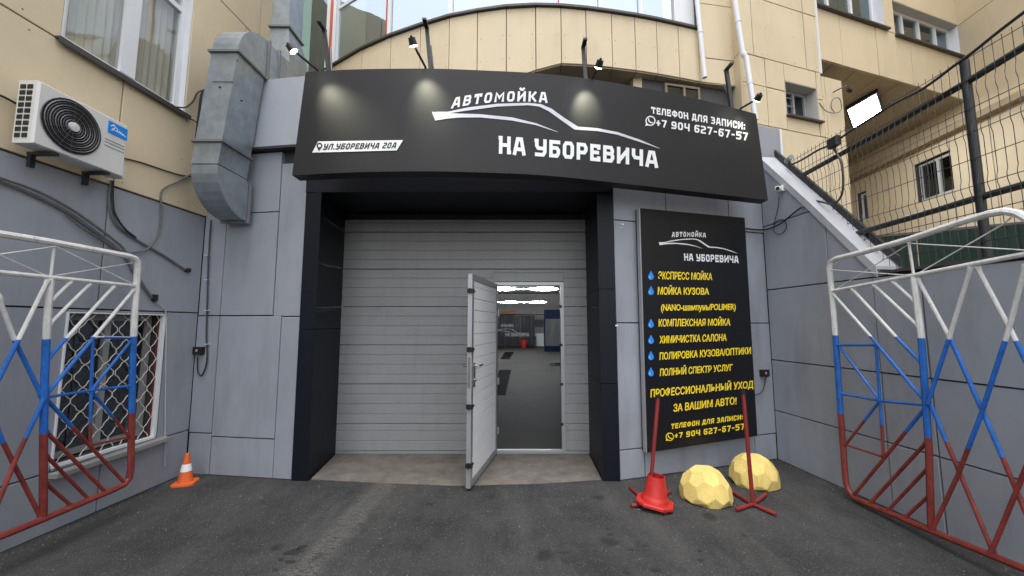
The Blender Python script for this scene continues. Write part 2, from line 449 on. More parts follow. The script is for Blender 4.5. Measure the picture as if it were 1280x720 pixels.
def font_geo(txt, bold=.0):
    c = bpy.data.curves.new('lettering', 'FONT'); c.body = txt; c.resolution_u = 2; c.offset = bold
    o = bpy.data.objects.new('lettering', c); COL.objects.link(o)
    dg = bpy.context.evaluated_depsgraph_get(); me = bpy.data.meshes.new_from_object(o.evaluated_get(dg))
    vs = [v.co.copy() for v in me.vertices]; fs = [tuple(p.vertices) for p in me.polygons]
    bpy.data.objects.remove(o); bpy.data.curves.remove(c); bpy.data.meshes.remove(me)
    return vs, fs
def place_font(txt, f, proj, name, m, parent, bold=.006, slant=.1, base=.004):
    cap = max(v.y for v in font_geo('Н', bold)[0]); vs, fs = font_geo(txt, bold)
    x0 = min(v.x for v in vs); x1 = max(v.x for v in vs)
    mb = MB()
    for lay, (dx, dy) in enumerate(((0, 0), (-.028, 0), (.028, 0), (.0, .018), (.0, -.012))):
        mb.add([proj(*f((v.x + dx - x0) / (x1 - x0) + slant * v.y / cap / (x1 - x0) * .7, (v.y + dy) / cap), base + lay * .0004) for v in vs], fs)
    return mb.build(name, m, parent, kind='stuff')
UP_T = [(545,140),(560,140),(585,134.5),(622,130),(660,128.8),(676,130.5),(689,136),(705,147.5),(722,158.5),(747,160.5),(772,165.5),(800,175),(824,185.5)]
UP_B = [(545,141),(560,142),(588,138),(622,133.5),(660,131.8),(674,133.5),(686,139.5),(702,151),(718,162.3),(746,164),(771,168.5),(799,177.5),(824,185.9)]
LO_T = [(540,140),(560,141.5),(575,142.2),(600,143),(640,147),(670,154.3),(697,165)]
LO_B = [(544,151),(560,148.5),(575,147.2),(600,147),(640,150.9),(670,156.7),(697,165.4)]
def swoosh(f, proj, parent, m, base=.004):
    mb = MB()
    for T, B, l in ((UP_T, UP_B, .0006), (LO_T, LO_B, 0)):
        n = len(T); mb.add([proj(*f(*p), base + l) for p in T + B], [(n + i, n + i + 1, i + 1, i) for i in range(n - 1)])
    return mb.build('car_outline', m, parent)
def phone_icon(cx, cy, r, proj, m, parent, base=.004):
    mb = MB(); ring = [(cx + r * math.cos(q * math.pi / 10), cy + r * math.sin(q * math.pi / 10)) for q in range(20)]
    vs, fs = strip(ring, r * .24, True); mb.add([proj(v.x, v.y, base) for v in vs], fs)
    vs, fs = strip([(cx - r * .42, cy - r * .45), (cx - r * .36, cy - r * .02), (cx, cy + r * .38), (cx + r * .45, cy + r * .44)], r * .26); mb.add([proj(v.x, v.y, base) for v in vs], fs)
    tail = [(cx - r * 1.15, cy + r * 1.15), (cx - r * .98, cy + r * .45), (cx - r * .45, cy + r * .98)]
    mb.add([proj(*p, base + .0006) for p in tail], [(0, 1, 2)])
    return mb.build('phone_icon', m, parent)

# ------------------------------------------------------------------ the surfaces of the place
LW = Surf((-3.597, 2.863), (-3.526, 4.32), flip=False)          # left wall
FL = Surf((-3.526, 4.32), (-2.278, 4.148))                     # front wall left of the portal
FR = Surf((1.113, 4.128), (3.176, 4.767))                      # front wall right of the portal
RW = Surf((3.176, 4.767), (3.362, 2.686))                      # retaining wall on the right
for S_ in (LW, FL, FR, RW):
    mid = S_.o + S_.d * S_.L / 2
    if (Vector((0, 1.5, 0)) - mid).dot(S_.n) < 0: S_.n = -S_.n

# ------------------------------------------------------------------ ground
def asphalt():
    m = bpy.data.materials.new('asphalt'); m.use_nodes = True; t = m.node_tree; b = t.nodes['Principled BSDF']
    N = t.nodes.new; L = t.links.new
    tc = N('ShaderNodeTexCoord')
    def noise(scale, det=6, rough=.6, mapping=None):
        n = N('ShaderNodeTexNoise'); n.inputs['Scale'].default_value = scale; n.inputs['Detail'].default_value = det; n.inputs['Roughness'].default_value = rough
        if mapping:
            mp = N('ShaderNodeMapping'); mp.inputs['Scale'].default_value = mapping; L(tc.outputs['Object'], mp.inputs[0]); L(mp.outputs[0], n.inputs['Vector'])
        else: L(tc.outputs['Object'], n.inputs['Vector'])
        return n.outputs[0]
    def ramp(src, p0, p1, c0, c1):
        r = N('ShaderNodeValToRGB'); e = r.color_ramp.elements; e[0].position = p0; e[1].position = p1; e[0].color = (*c0, 1); e[1].color = (*c1, 1); L(src, r.inputs[0]); return r.outputs[0]
    def mixc(fac, a, bb, mode='MIX'):
        x = N('ShaderNodeMix'); x.data_type = 'RGBA'; x.blend_type = mode
        for s_, v in ((0, fac), (6, a), (7, bb)):
            if isinstance(v, (float, tuple)): x.inputs[s_].default_value = v
            else: L(v, x.inputs[s_])
        return x.outputs[2]
    base = ramp(noise(1.4, 7, .7), .36, .66, (.021, .0215, .0225), (.053, .053, .054))
    wear = ramp(noise(2.0, 8, .75, (1.0, .22, 1)), .47, .75, (0, 0, 0), (1, 1, 1))
    base = mixc(wear, base, (.080, .077, .073, 1))
    # worn, paler strip with ragged edges running out of the gateway
    sx = N('ShaderNodeSeparateXYZ'); L(tc.outputs['Object'], sx.inputs[0])
    def mth(op, a, bb):
        q = N('ShaderNodeMath'); q.operation = op
        for k_, v in enumerate((a, bb)):
            if v is None: continue
            if isinstance(v, (int, float)): q.inputs[k_].default_value = v
            else: L(v, q.inputs[k_])
        return q.outputs[0]
    ln_ = mth('ABSOLUTE', mth('ADD', mth('MULTIPLY', sx.outputs[1], -.055), mth('ADD', sx.outputs[0], 1.505)), None)
    ln_ = mth('ADD', ln_, mth('MULTIPLY', mth('SUBTRACT', noise(7, 6, .7), .5), .22))
    fade = ramp(sx.outputs[1], .98, 1.0, (1, 1, 1), (1, 1, 1))
    strip_ = ramp(ln_, .06, .16, (1, 1, 1), (0, 0, 0))
    scr = ramp(noise(26, 6, .75, (1.0, 2.6, 1)), .38, .66, (.08, .08, .08), (.85, .85, .85))
    base = mixc(mixc(1.0, strip_, scr, 'MULTIPLY'), base, (.165, .156, .143, 1))
    # pale aggregate grains
    vo = N('ShaderNodeTexVoronoi'); vo.inputs['Scale'].default_value = 95; L(tc.outputs['Object'], vo.inputs['Vector'])
    sep = N('ShaderNodeSeparateColor'); L(vo.outputs['Color'], sep.inputs[0])
    gr = ramp(sep.outputs[0], .74, .97, (0, 0, 0), (.72, .72, .72))
    near = ramp(vo.outputs['Distance'], .25, .5, (1, 1, 1), (0, 0, 0))
    base = mixc(mixc(1.0, gr, near, 'MULTIPLY'), base, (.17, .165, .155, 1))
    fine = ramp(noise(95, 6, .85), .34, .66, (.4, .4, .4), (1.6, 1.6, 1.6))
    base = mixc(1.0, base, fine, 'MULTIPLY')
    # dark oil spots
    v2 = N('ShaderNodeTexVoronoi'); v2.inputs['Scale'].default_value = 2.6; v2.inputs['Randomness'].default_value = 1
    dn = N('ShaderNodeTexNoise'); dn.inputs['Scale'].default_value = 9; L(tc.outputs['Object'], dn.inputs['Vector'])
    ad = mixc(.10, tc.outputs['Object'], dn.outputs['Color'], 'ADD'); L(ad, v2.inputs['Vector'])
    spot = ramp(v2.outputs['Distance'], .09, .20, (1, 1, 1), (0, 0, 0))
    s2 = N('ShaderNodeSeparateColor'); L(v2.outputs['Color'], s2.inputs[0]); sel = ramp(s2.outputs[1], .25, .32, (0, 0, 0), (.8, .8, .8))
    base = mixc(mixc(1.0, spot, sel, 'MULTIPLY'), base, (.012, .012, .012, 1))
    L(base, b.inputs['Base Color']); b.inputs['Roughness'].default_value = .88
    bp = N('ShaderNodeBump'); bp.inputs['Strength'].default_value = 1.0; bp.inputs['Distance'].default_value = .010
    hh = N('ShaderNodeMath'); hh.operation = 'ADD'; L(noise(120, 4, .7), hh.inputs[0]); L(vo.outputs['Distance'], hh.inputs[1])
    L(hh.outputs[0], bp.inputs['Height']); L(bp.outputs[0], b.inputs['Normal'])
    return m
ASPH = asphalt()
FE = [(-3.62, 4.33), (-2.279, 4.155), (-2.09, 4.16), (-1.4, 4.075), (-.557, 4.0), (.3, 4.05), (.93, 4.15), (1.113, 4.14), (3.18, 4.78)]
def ground():
    n = 14; mb = MB(); vs = []; X = [-40 + i * 80 / 40 for i in range(41)]
    X = sorted(set(X) | {p[0] for p in FE}); 
    def fe(x):
        if x < FE[0][0]: return FE[0][1]
        for a, b in zip(FE, FE[1:]):
            if a[0] <= x <= b[0]: return a[1] + (b[1] - a[1]) * (x - a[0]) / (b[0] - a[0])
        return FE[-1][1]
    for x in X: vs += [(x, -60, 0), (x, fe(x), 0)]
    mb.add(vs, [(2 * i, 2 * i + 2, 2 * i + 3, 2 * i + 1) for i in range(len(X) - 1)])
    mb.build('asphalt_ground', ASPH, kind='structure')
ground()
MB().box((-70, -60, -.5), (70, 90, -.22)).build('ground_base', mat('earth', (.08, .075, .065), .95), kind='structure')
# concrete threshold of the gateway, lipped 12 mm above the asphalt
mb = MB(); P = [(-2.09, 4.16), (-1.4, 4.075), (-.557, 4.0), (.3, 4.05), (.93, 4.15), (.955, 5.0), (-2.19, 5.0)]
mb.prism([(x, y, -.05) for x, y in P], (0, 0, .062), .006); mb.build('threshold_slab', CONC, kind='structure')
# short cracks in the worn strip left of the middle
mb = MB()
for i in range(30):
    y = 3.95 - i * .078; x = -1.40 - (3.95 - y) * .05
    p = [(x + .02 + random.uniform(0, .05), y, .002)]
    for k in range(5): p.append((p[-1][0] + .03 + random.uniform(-.01, .01), y + random.uniform(-.03, .03), .002))
    for a, b in zip(p, p[1:]):
        mb.add([(a[0], a[1] - .0013, a[2]), (b[0], b[1] - .0013, b[2]), (b[0], b[1] + .0013, b[2]), (a[0], a[1] + .0013, a[2])], [(0, 1, 2, 3)])
mb.build('crack_lines', BLACK, kind='stuff')
# dark oil and water spots
mb = MB()
for px, py, rr in ((366, 690, .055), (377, 684, .04), (363, 702, .03), (351, 699, .022), (344, 712, .02), (629, 654, .022), (641, 667, .018), (537, 630, .035), (699, 619, .03), (705, 690, .03), (709, 700, .035), (686, 687, .022), (761, 661, .022), (763, 668, .02), (769, 678, .028), (797, 680, .016), (789, 687, .018), (806, 682, .012), (783, 716, .02), (819, 712, .03), (876, 700, .022), (874, 688, .018), (541, 648, .015), (450, 655, .012), (930, 668, .018), (1010, 690, .02)):
    c = atz(px, py, .0022); n_ = 14; a0 = random.random() * 6
    ring = [c + Vector((rr * 1.0 * (1 + .28 * math.sin(2 * t + a0) + random.uniform(-.14, .14)) * math.cos(t), rr * .75 * (1 + random.uniform(-.2, .2)) * math.sin(t), 0)) for t in [6.283 * k / n_ for k in range(n_)]]
    mb.add([c] + ring, [(0, k + 1, (k + 1) % n_ + 1) for k in range(n_)])
mb.build('oil_stains', mat('oily_asphalt', (.010, .010, .0105), .6, col2=(.024, .024, .025), vscale=60, bump=.6, bscale=110), kind='stuff')
# loose grit
mb = MB()
for i in range(1300):
    if i < 800: x = random.uniform(-3.4, 3.2); y = random.choice([random.uniform(1.2, 4.0), 4.0 - abs(random.gauss(0, .5))])
    elif i < 1000: y = random.uniform(2, 4.2); x = -3.53 + abs(random.gauss(0, .06))
    elif i < 1180: y = random.uniform(2, 4.6); x = 3.17 + (4.767 - y) * .089 - abs(random.gauss(0, .07))
    else: x = random.uniform(1.15, 3.1); y = 4.13 + (x - 1.11) * .31 - abs(random.gauss(0, .05)) - .01
    r = random.uniform(.0025, .006) * (1.8 if random.random() < .04 else 1)
    a = random.random() * 6.28; h = r * .7
    vs = [(x + r * math.cos(a + q * 1.5708) * random.uniform(.7, 1.2), y + r * math.sin(a + q * 1.5708), .0) for q in range(4)] + [(x, y, h)]
    mb.add(vs, [(0, 1, 4), (1, 2, 4), (2, 3, 4), (3, 0, 4)])
mb.build('loose_grit', mat('grit', (.2, .19, .17), .9), kind='stuff')

# ------------------------------------------------------------------ left building
lb = thing('office_building', 'cream board building with grey cladding along its foot, left side of the yard', 'building', (-3.6, 2.5, 0))
LH = [(.242, 1.062, .505, 1.705), (-.01, 1.08, 3.87, 5.35)]
wall_holes(LW, -4.5, 3.0, 0, 7.3, LH, -.30, -.052).build('wall', GREYD, lb)
grid_panels(LW, [-3.6, -2.3, -1.05, .60, LW.L], [.0, .46], [], 'cladding_panel', GREY, lb, off=-.05)
grid_panels(LW, [-3.6, -2.3, -1.05, .242, 1.09, LW.L], [.46, 1.732], [LH[0]], 'cladding_panel', GREY, lb, off=-.05)
grid_panels(LW, [-3.6, -2.3, -1.05, .45, LW.L], [1.732, 2.832], [], 'cladding_panel', GREY, lb, off=-.05)
YS = dict(off=-.05, depth=.062)
grid_panels(LW, [-3.6, -2.2, -.9, .47, 1.75, 3.0], [2.836, 3.853], [], 'facade_board', YEL, lb, **YS)
grid_panels(LW, [-3.6, -2.2, -.9, 1.83, 2.05, 3.0], [3.853, 5.5], [LH[1]], 'facade_board', YEL, lb, **YS)
grid_panels(LW, [-3.6, -1.2, 1.2, 2.08, 3.0], [5.5, 7.35], [], 'facade_board', YEL, lb, **YS)
screws(LW, [-.84, -.2, .41, .53, 1.1, 1.69], [2.9, 3.35, 3.79], lb, off=.012)
screws(LW, [-.25, 1.2, 1.55, 1.78, 2.1], [3.92, 4.4, 4.9, 5.44], lb, off=.012)
# upper window: deep white reveals, net curtain, dark sill flashing
window(LW, .0, 1.07, 3.88, 5.34, lb, off=-.10, fr=.055, mull=(.54,), trans=5.02, mw=.13)
MB().sbox(LW, -.012, .0, 3.87, 5.35, -.10, .006).build('reveal', PLAST, lb); MB().sbox(LW, 1.07, 1.082, 3.87, 5.35, -.10, .006).build('reveal', PLAST, lb)
mb = MB(); mb.sbox(LW, -.05, 1.12, 3.845, 3.862, -.1, .055); mb.sbox(LW, -.05, 1.12, 3.815, 3.845, .045, .055); mb.build('sill', SILL, lb)
curtain(LW, .0, 1.07, 3.88, 5.3, -.135, lb)
# lower barred window
window(LW, .26, 1.045, .52, 1.69, lb, off=-.16, fr=.05, mull=(.64,), m=mat('worn_grey_frame', (.28, .28, .28), .6, dirt=.4), g=GLASSG, name='window')
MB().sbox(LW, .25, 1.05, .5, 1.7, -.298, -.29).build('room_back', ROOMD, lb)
mb = MB()
for a0, a1, z0, z1 in ((.242, 1.062, .485, .507), (1.05, 1.072, .507, 1.70), (.236, .246, .507, 1.7), (.242, 1.062, 1.695, 1.707)):
    mb.sbox(LW, a0, a1, z0, z1, -.03, .012)
mb.build('window_trim', PLAST, lb)
MB().sbox(LW, 1.03, 1.04, .52, 1.69, -.035, -.03).build('red_strip', mat('dark_red_seal', (.22, .01, .02), .5), lb)
mb = MB(); mb.prism([LW.pt(.22, .42, -.01), LW.pt(1.17, .44, -.01), LW.pt(1.17, .44, .09), LW.pt(.22, .42, .09)], (0, 0, .035), .004)
mb.build('stone_sill', mat('stone_sill', (.26, .255, .25), .8, dirt=.5, bump=.3), lb)
# wavy security grille: interlaced zigzag rods
mb = MB()
def wav(a0, sgn):
    p = []; k = 0; z = .515
    while z < 1.70:
        o = (.30, .50, .92, .92, .50, .30, -.30, -.50, -.92, -.92, -.50, -.30)[k % 12] * .080
        p.append(LW.pt(min(max(a0 + sgn * o, .250), 1.050), min(z, 1.695), -.02 + .004 * sgn)); z += .032; k += 1
    return p
for i in range(6):
    for sg in (1, -1): mb.tube(wav(.262 + i * .157, sg), .0037, 5)
mb.build('window_grille', mat('cream_rod_paint', (.60, .58, .52), .55, dirt=.3), lb, smooth=True)

# ------------------------------------------------------------------ car wash front
cw = thing('car_wash_front', 'grey panelled single storey gateway block with a dark navy portal', 'building', (0, 4.2, 0))
wall_holes(FL, -.1, FL.L + .02, 0, 4.3, [], -.30, -.052).build('wall', GREYD, cw)
FLx = [0, .28, 1.04, FL.L]
for (a, b, z0, z1) in ((0, .28, 0, .43), (.28, 1.035, 0, .40), (1.035, FL.L, 0, 1.69), (0, .28, .43, 1.70), (.28, 1.035, .40, 1.70),
                       (0, .28, 1.70, 2.9), (.28, .93, 1.70, 2.86), (.28, .93, 2.86, 3.56), (.93, FL.L, 1.69, 3.42)):
    panel(FL, rect(a, b, z0, z1), 'cladding_panel', GREY, cw, off=-.05)
panel(FL, rect(.0, .28, 2.9, 4.3), 'cladding_panel', GREY, cw, off=-.05)
# fascia box behind the big sign, its stronger light put into a paler grey
mb = MB(); mb.prism([FL.pt(a, z, -.04) for a, z in rect(.50, FL.L + .05, 3.59, 4.39)], FL.n * .12, .004); mb.build('fascia_panel', mat('lit_grey_composite', (.36, .385, .435), .4, var=.03, dirt=.1), cw)
mb = MB(); mb.sbox(FL, .5, FL.L, 3.57, 3.588, -.04, .075); mb.build('fascia_trim', SILL, cw)
wall_holes(FR, -.02, 2.48, 0, 4.2, [], -.30, -.052).build('wall', GREYD, cw)
grid_panels(FR, [0, .309, 1.83, 2.165], [0, .30], [], 'cladding_panel', GREY, cw, off=-.05)
grid_panels(FR, [0, .309, 1.83, 2.165], [.30, 1.62], [], 'cladding_panel', GREY, cw, off=-.05)
grid_panels(FR, [0, .7, 1.62, 2.165], [1.62, 2.75, 3.64], [], 'cladding_panel', GREY, cw, off=-.05)
grid_panels(FR, [0, 1.1, 2.165], [3.64, 4.18], [], 'cladding_panel', GREY, cw, off=-.05)
panel(FR, rect(2.165, 2.56, 3.70, 4.2), 'cladding_panel', GREY, cw, off=-.05)
MB().sbox(FR, 2.562, 2.60, 3.70, 4.2, -.3, .0).build('corner_trim', PLAST, cw)
# portal: two columns and a lintel, each a folded box of dark sheet
def pbox(P, z0, z1, name):
    mb = MB(); mb.prism([(x, y, z0) for x, y in P], (0, 0, z1 - z0), 0); return mb.build(name, NAVY, cw)
pbox([(-2.278, 4.13), (-2.10, 4.115), (-2.19, 4.98), (-2.32, 4.98)], 0, 1.55, 'column_panel')
pbox([(-2.278, 4.13), (-2.10, 4.115), (-2.19, 4.98), (-2.32, 4.98)], 1.556, 3.055, 'column_panel')
pbox([(.935, 4.115), (1.113, 4.115), (1.13, 4.98), (.96, 4.98)], 0, .98, 'column_panel')
pbox([(.935, 4.115), (1.113, 4.115), (1.13, 4.98), (.96, 4.98)], .986, 1.98, 'column_panel')
pbox([(.935, 4.115), (1.113, 4.115), (1.13, 4.98), (.96, 4.98)], 1.986, 3.055, 'column_panel')
pbox([(-2.278, 4.12), (1.113, 4.105), (1.13, 4.98), (-2.32, 4.98)], 3.058, 3.70, 'lintel_panel')
MB().box((-2.33, 4.2, 3.70), (1.13, 5.3, 4.25)).build('roof_beam', GREYD, cw)
MB().box((.93, 4.985, 0), (1.14, 5.28, 3.70)).build('gate_pier', GREYD, cw)
MB().box((-2.34, 4.985, 0), (-2.20, 5.28, 3.70)).build('gate_pier', GREYD, cw)
MB().box((-2.2, 5.06, 2.97), (.93, 5.28, 3.70)).build('gate_header', GREYD, cw)
mb = MB()  # small white tags
mb.sbox(FR, -.03, -.0, 1.585, 1.60, .03, .036); mb.build('white_tag', WHITE, cw)
mb = MB(); mb.sbox(FR, .085, .115, 2.69, 2.705, .0, .03); mb.sbox(FR, .088, .096, 2.655, 2.69, .0, .012); mb.sbox(FR, .106, .113, 2.66, 2.69, .0, .012); mb.build('white_bracket', WHITE, cw)

# ------------------------------------------------------------------ garage door
gd = thing('garage_door', 'wide grey ribbed sectional garage door with a small door set in it', 'garage door', (-.6, 4.9, 0))
DX0, DX1, WY = -2.185, .962, 4.92
WX0, WX1, WZ0, WZ1 = -.185, .62, .055, 2.105
def door_section(x0, x1, z0, z1, rib=.1215):
    """ribbed slab facing -y: profile in z swept along x"""
    prof = []; z = z0 + .004
    prof.append((0.05, z)); prof.append((.004, z)); prof.append((0, z + .005))
    k = 1; 
    while z0 + k * rib < z1 - .03:
        c = z0 + k * rib
        prof += [(0, c - .008), (.007, c - .0035), (.007, c + .0035), (0, c + .008)]; k += 1
    prof += [(0, z1 - .009), (.004, z1 - .004), (.05, z1 - .004)]
    vs = []; fs = []; n = len(prof)
    for x in (x0, x1): vs += [(x, WY + d, zz) for d, zz in prof]
    fs = [(i + 1, i, n + i, n + i + 1) for i in range(n - 1)] + [(0, n - 1, 2 * n - 1, n)][::1] + [tuple(range(n)), tuple(range(n, 2 * n))[::-1]]
    return MB().add(vs, [f[::-1] for f in fs[:-2]] + fs[-2:]).build('door_section', DOORM, gd)
zz = [.045, .37, .858, 1.345, 1.832, 2.318, 2.805, 2.975]
for z0, z1 in zip(zz, zz[1:]):
    if z0 < WZ1:
        door_section(DX0, WX0 - .045, z0, z1); door_section(WX1 + .045, DX1, z0, z1)
        if z1 > WZ1 + .04: door_section(WX0 - .043, WX1 + .043, WZ1 + .045, z1)
    else: door_section(DX0, DX1, z0, z1)
mb = MB()
mb.box((WX0 - .043, WY - .006, WZ0), (WX0, WY + .05, WZ1)); mb.box((WX1, WY - .006, WZ0), (WX1 + .043, WY + .05, WZ1))
mb.box((WX0 - .043, WY - .006, WZ1), (WX1 + .043, WY + .05, WZ1 + .042)); mb.box((DX0, WY - .008, .016), (DX1, WY + .05, .045)); mb.box((WX0 - .043, WY - .004, .045), (WX1 + .043, WY + .052, WZ0))
mb.build('wicket_frame', ALU, gd)
MB().box((DX0, WY, .004), (DX1, WY + .04, .0155)).build('rubber_seal', BLACK, gd)
mb = MB(); 
for z in (.37, .858, 1.345, 1.832): mb.box((WX1 - .018, WY - .016, z - .016), (WX1 + .02, WY + .01, z + .016))
mb.build('roller_hinge', BLACK, gd)
# the open leaf
A = Vector((WX0 + .002, WY - .03, 0)); B = Vector((-.400, 3.85, 0)); ld = (B - A).normalized(); ln = Vector((-ld.y, ld.x, 0))
if ln.x < 0: ln = -ln              # towards the right: the inner face that we see
LL = (B - A).length; LZ0, LZ1, TH = .035, 2.115, .045
def lpt(a, z, o): return A + ld * a + Vector((0, 0, z)) + ln * (o)
class LS: pass
LSf = Surf((A.x, A.y), (B.x, B.y)); LSf.n = ln
mb = MB(); fw = .062
mb.sbox(LSf, 0, fw, LZ0, LZ1, -TH, .0); mb.sbox(LSf, LL - fw, LL, LZ0, LZ1, -TH, .0)
mb.sbox(LSf, fw, LL - fw, LZ0, LZ0 + fw, -TH, .0); mb.sbox(LSf, fw, LL - fw, LZ1 - fw, LZ1, -TH, .0)
leaf = mb.build('wicket_door', ALU, gd)
z = LZ0 + fw; k = 0
zs = [LZ0 + fw] + [q for q in [.17 + .1215 * i for i in range(16)] if q < LZ1 - fw - .04] + [LZ1 - fw]
for a, b in zip(zs, zs[1:]):
    mb = MB(); mb.prism([LSf.pt(p, q, -TH + .008) for p, q in rect(fw + .001, LL - fw - .001, a + .0025, b - .0025)], ln * (TH - .014), .005); mb.build('slat', DOORW, leaf)
mb = MB()
for z in (1.94, 1.355, .80, .245):
    mb.sbox(LSf, LL - .03, LL + .012, z - .022, z + .022, -TH - .004, .014); mb.tube([LSf.pt(LL + .012, z - .026, -.02), LSf.pt(LL + .012, z + .026, -.02)], .013, 8)
    mb.sbox(LSf, LL - .075, LL - .028, z - .008, z + .008, .0, .01)
mb.build('roller_hinge', BLACK, leaf)
mb = MB(); mb.sbox(LSf, LL - .004, LL + .004, .98, 1.28, -.036, -.012); mb.build('lock_plate', mat('dull_steel', (.25, .24, .22), .4, metal=.8), leaf)
mb = MB(); mb.sbox(LSf, LL - .105, LL - .07, .98, 1.22, 0, .008); hb = LSf.pt(LL - .088, 1.19, .0)
mb.tube([hb, hb + ln * .05], .010, 10); mb.tube(smooth_path([hb + ln * .05, hb + ln * .056 - ld * .03, hb + ln * .054 - ld * .12], 4), .0095, 10)
mb.tube([LSf.pt(LL - .088, 1.05, .0), LSf.pt(LL - .088, 1.05, .02)], .014, 10)
mb.tube([LSf.pt(LL - .05, 1.19, -TH), LSf.pt(LL - .05, 1.19, -TH - .05), LSf.pt(LL - .16, 1.19, -TH - .05)], .0095, 8)
mb.build('handle', mat('nickel', (.5, .5, .48), .25, metal=1), leaf, smooth=True)
mb = MB()
for z in (.3, .9, 1.75): mb.tube([LSf.pt(.0, z - .04, .012), LSf.pt(.0, z + .04, .012)], .012, 8)
mb.build('hinge', ALU, leaf)

# ------------------------------------------------------------------ the wash hall inside
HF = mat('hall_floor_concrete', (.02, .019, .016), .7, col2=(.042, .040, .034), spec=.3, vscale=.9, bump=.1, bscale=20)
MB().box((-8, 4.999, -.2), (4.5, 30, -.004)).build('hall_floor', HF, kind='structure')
hall = thing('wash_hall', 'deep dim wash hall seen through the open door, dark ceiling', 'hall', (0, 17, 0))
MB().box((-8, 29.6, 0), (4.4, 30, 4.2)).build('back_wall', mat('hall_wall', (.30, .30, .28), .8, dirt=.4), hall)
MB().box((-8.3, 5.3, 0), (-8, 30, 4.2)).build('side_wall', mat('hall_wall'   , (.45, .45, .43)), hall)
MB().box((4.4, 5.9, 0), (4.5, 30, 4.2)).build('side_wall', MATS['hall_wall'], hall)
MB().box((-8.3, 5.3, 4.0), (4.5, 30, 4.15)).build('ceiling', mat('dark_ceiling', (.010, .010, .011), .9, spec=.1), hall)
MB().box((-8.3, 5.29, 0), (-2.34, 5.5, 4.0)).build('front_wall', GREYD, hall)
mb = MB(); mb.box((1.14, 5.29, 0), (4.4, 5.5, 4.0)); mb.build('front_wall', GREYD, hall)
mb = MB(); 
for y in (9, 13, 17, 21, 25): mb.box((-8, y, 3.7), (4.4, y + .2, 4.0))
mb.build('beam', BLACK, hall)
LAMP = mat('tube_light', (1, 1, 1), emit=(.93, .96, 1), est=80)
def hexlamp(cx, cy, z, n, label):
    t = thing('honeycomb_light', label, 'ceiling light', (cx, cy, z), 'honeycomb tube lights under the hall ceiling')
    for i in range(n):
        r = .55; ox = cx + (i - (n - 1) / 2) * 1.66 * 1.0
        pts = [(ox + r * math.cos(q * math.pi / 3), cy + r * math.sin(q * math.pi / 3) * 1.2, z) for q in range(6)]
        mb = MB()
        for q in range(6): mb.tube([pts[q], pts[(q + 1) % 6]], .010, 6)
        mb.build('tube_ring', LAMP, t)
        if i: MB().tube([(ox - 1.66 + r, cy, z), (ox - r, cy, z)], .010, 6).build('tube_link', LAMP, t)
    mb = MB()
    for i in range(n):
        ox = cx + (i - (n - 1) / 2) * 1.66; mb.tube([(ox, cy + .66 * .86, z), (ox, cy + .66 * .86, 4.0)], .008, 4)
    mb.build('suspension_wire', BLACK, t)
hexlamp(.45, 15.2, 3.02, 2, 'white honeycomb tube light nearest the open small door')
hexlamp(-.1, 23.5, 2.98, 3, 'white honeycomb tube light deeper in the hall, over the curtain')
hexlamp(3.6, 23.3, 2.98, 1, 'single white light ring at the right jamb of the small door')
# grey advertising curtain, rail, banner
CSf = Surf((-1.75, 27.8), (1.62, 27.8)); CSf.n = Vector((0, -1, 0))
ct = thing('hanging_curtain', 'grey vinyl curtain printed with the car wash logo at the hall back', 'curtain', (0, 27.8, 0))
vs = []; fs = []
for i in range(121):
    a = CSf.L * i / 120; o = .07 * math.sin(i * .62) + .03 * math.sin(i * 1.7)
    vs += [CSf.pt(a, .05, o), CSf.pt(a, 2.28, o * .6)]
    if i: fs.append((2 * i - 2, 2 * i, 2 * i + 1, 2 * i - 1))
MB().add(vs, fs).build('curtain_sheet', mat('grey_vinyl', (.045, .045, .05), .45), ct, smooth=True)
def cproj(px, py, off=.12):
    a, z = CSf.px(px, py); return CSf.pt(a, z, off + .12)
PG = mat('pale_print', (.33, .33, .34), .6)
fcur = lambda x, y: (617 + (x - 540) * .165, 413.5 + (y - 145) * .165)
swoosh(fcur, cproj, ct, PG)
place_strokes('АВТОМОЙКА', quad_map((626, 405.5), (642, 405.5), (642, 408.5), (626, 408.5)), cproj, 'lettering', PG, ct)
place_strokes('НА УБОРЕВИЧА', quad_map((632, 416), (661, 416), (661, 420.5), (632, 420.5)), cproj, 'lettering', PG, ct)
MB().tube([(-1.9, 27.8, 2.33), (6, 27.8, 2.33)], .03, 6).build('curtain_rail', BLKM, ct)
tag(MB().prism([(-1.9, 28.3, 2.4), (.3, 28.3, 2.4), (.3, 28.3, 2.62), (-1.9, 28.3, 2.62)], (0, .04, 0)).build('shelf_boxes', mat('brown_carton', (.3, .12, .06), .8), None), 'brown boxes on a high shelf above the grey curtain', 'boxes')
t = thing('wash_bay_curtain', 'clear strip curtain framed in dark blue, right of the hall', 'curtain', (2.4, 22.9, 0))
BLU = mat('dark_blue_vinyl', (.01, .025, .13), .4)
MB().box((1.9, 22.9, .02), (3.4, 22.93, .36)).build('lower_band', BLU, t); MB().box((1.9, 22.9, 1.95), (3.4, 22.93, 2.5)).build('upper_band', BLU, t); MB().box((1.88, 22.9, .36), (1.98, 22.93, 1.95)).build('side_band', BLU, t)
for i in range(5): MB().box((1.985 + i * .27, 22.9 - .012 * (i % 2), .362), (2.25 + i * .27, 22.91 - .012 * (i % 2), 1.948)).build('clear_strip', mat('hazy_vinyl', (.38, .40, .42), .25, var=.3, vscale=1.5, stretch=(4, 1, .4)), t)
t = thing('utility_sink', 'white sink and tiled cupboard against the hall back wall', 'sink', (2.3, 29, 0))
mb = MB(); mb.box((1.75, 29.0, .75), (2.9, 29.55, .95)); mb.box((1.85, 29.1, .0), (2.8, 29.5, .75)); mb.build('cabinet', WHITE, t)
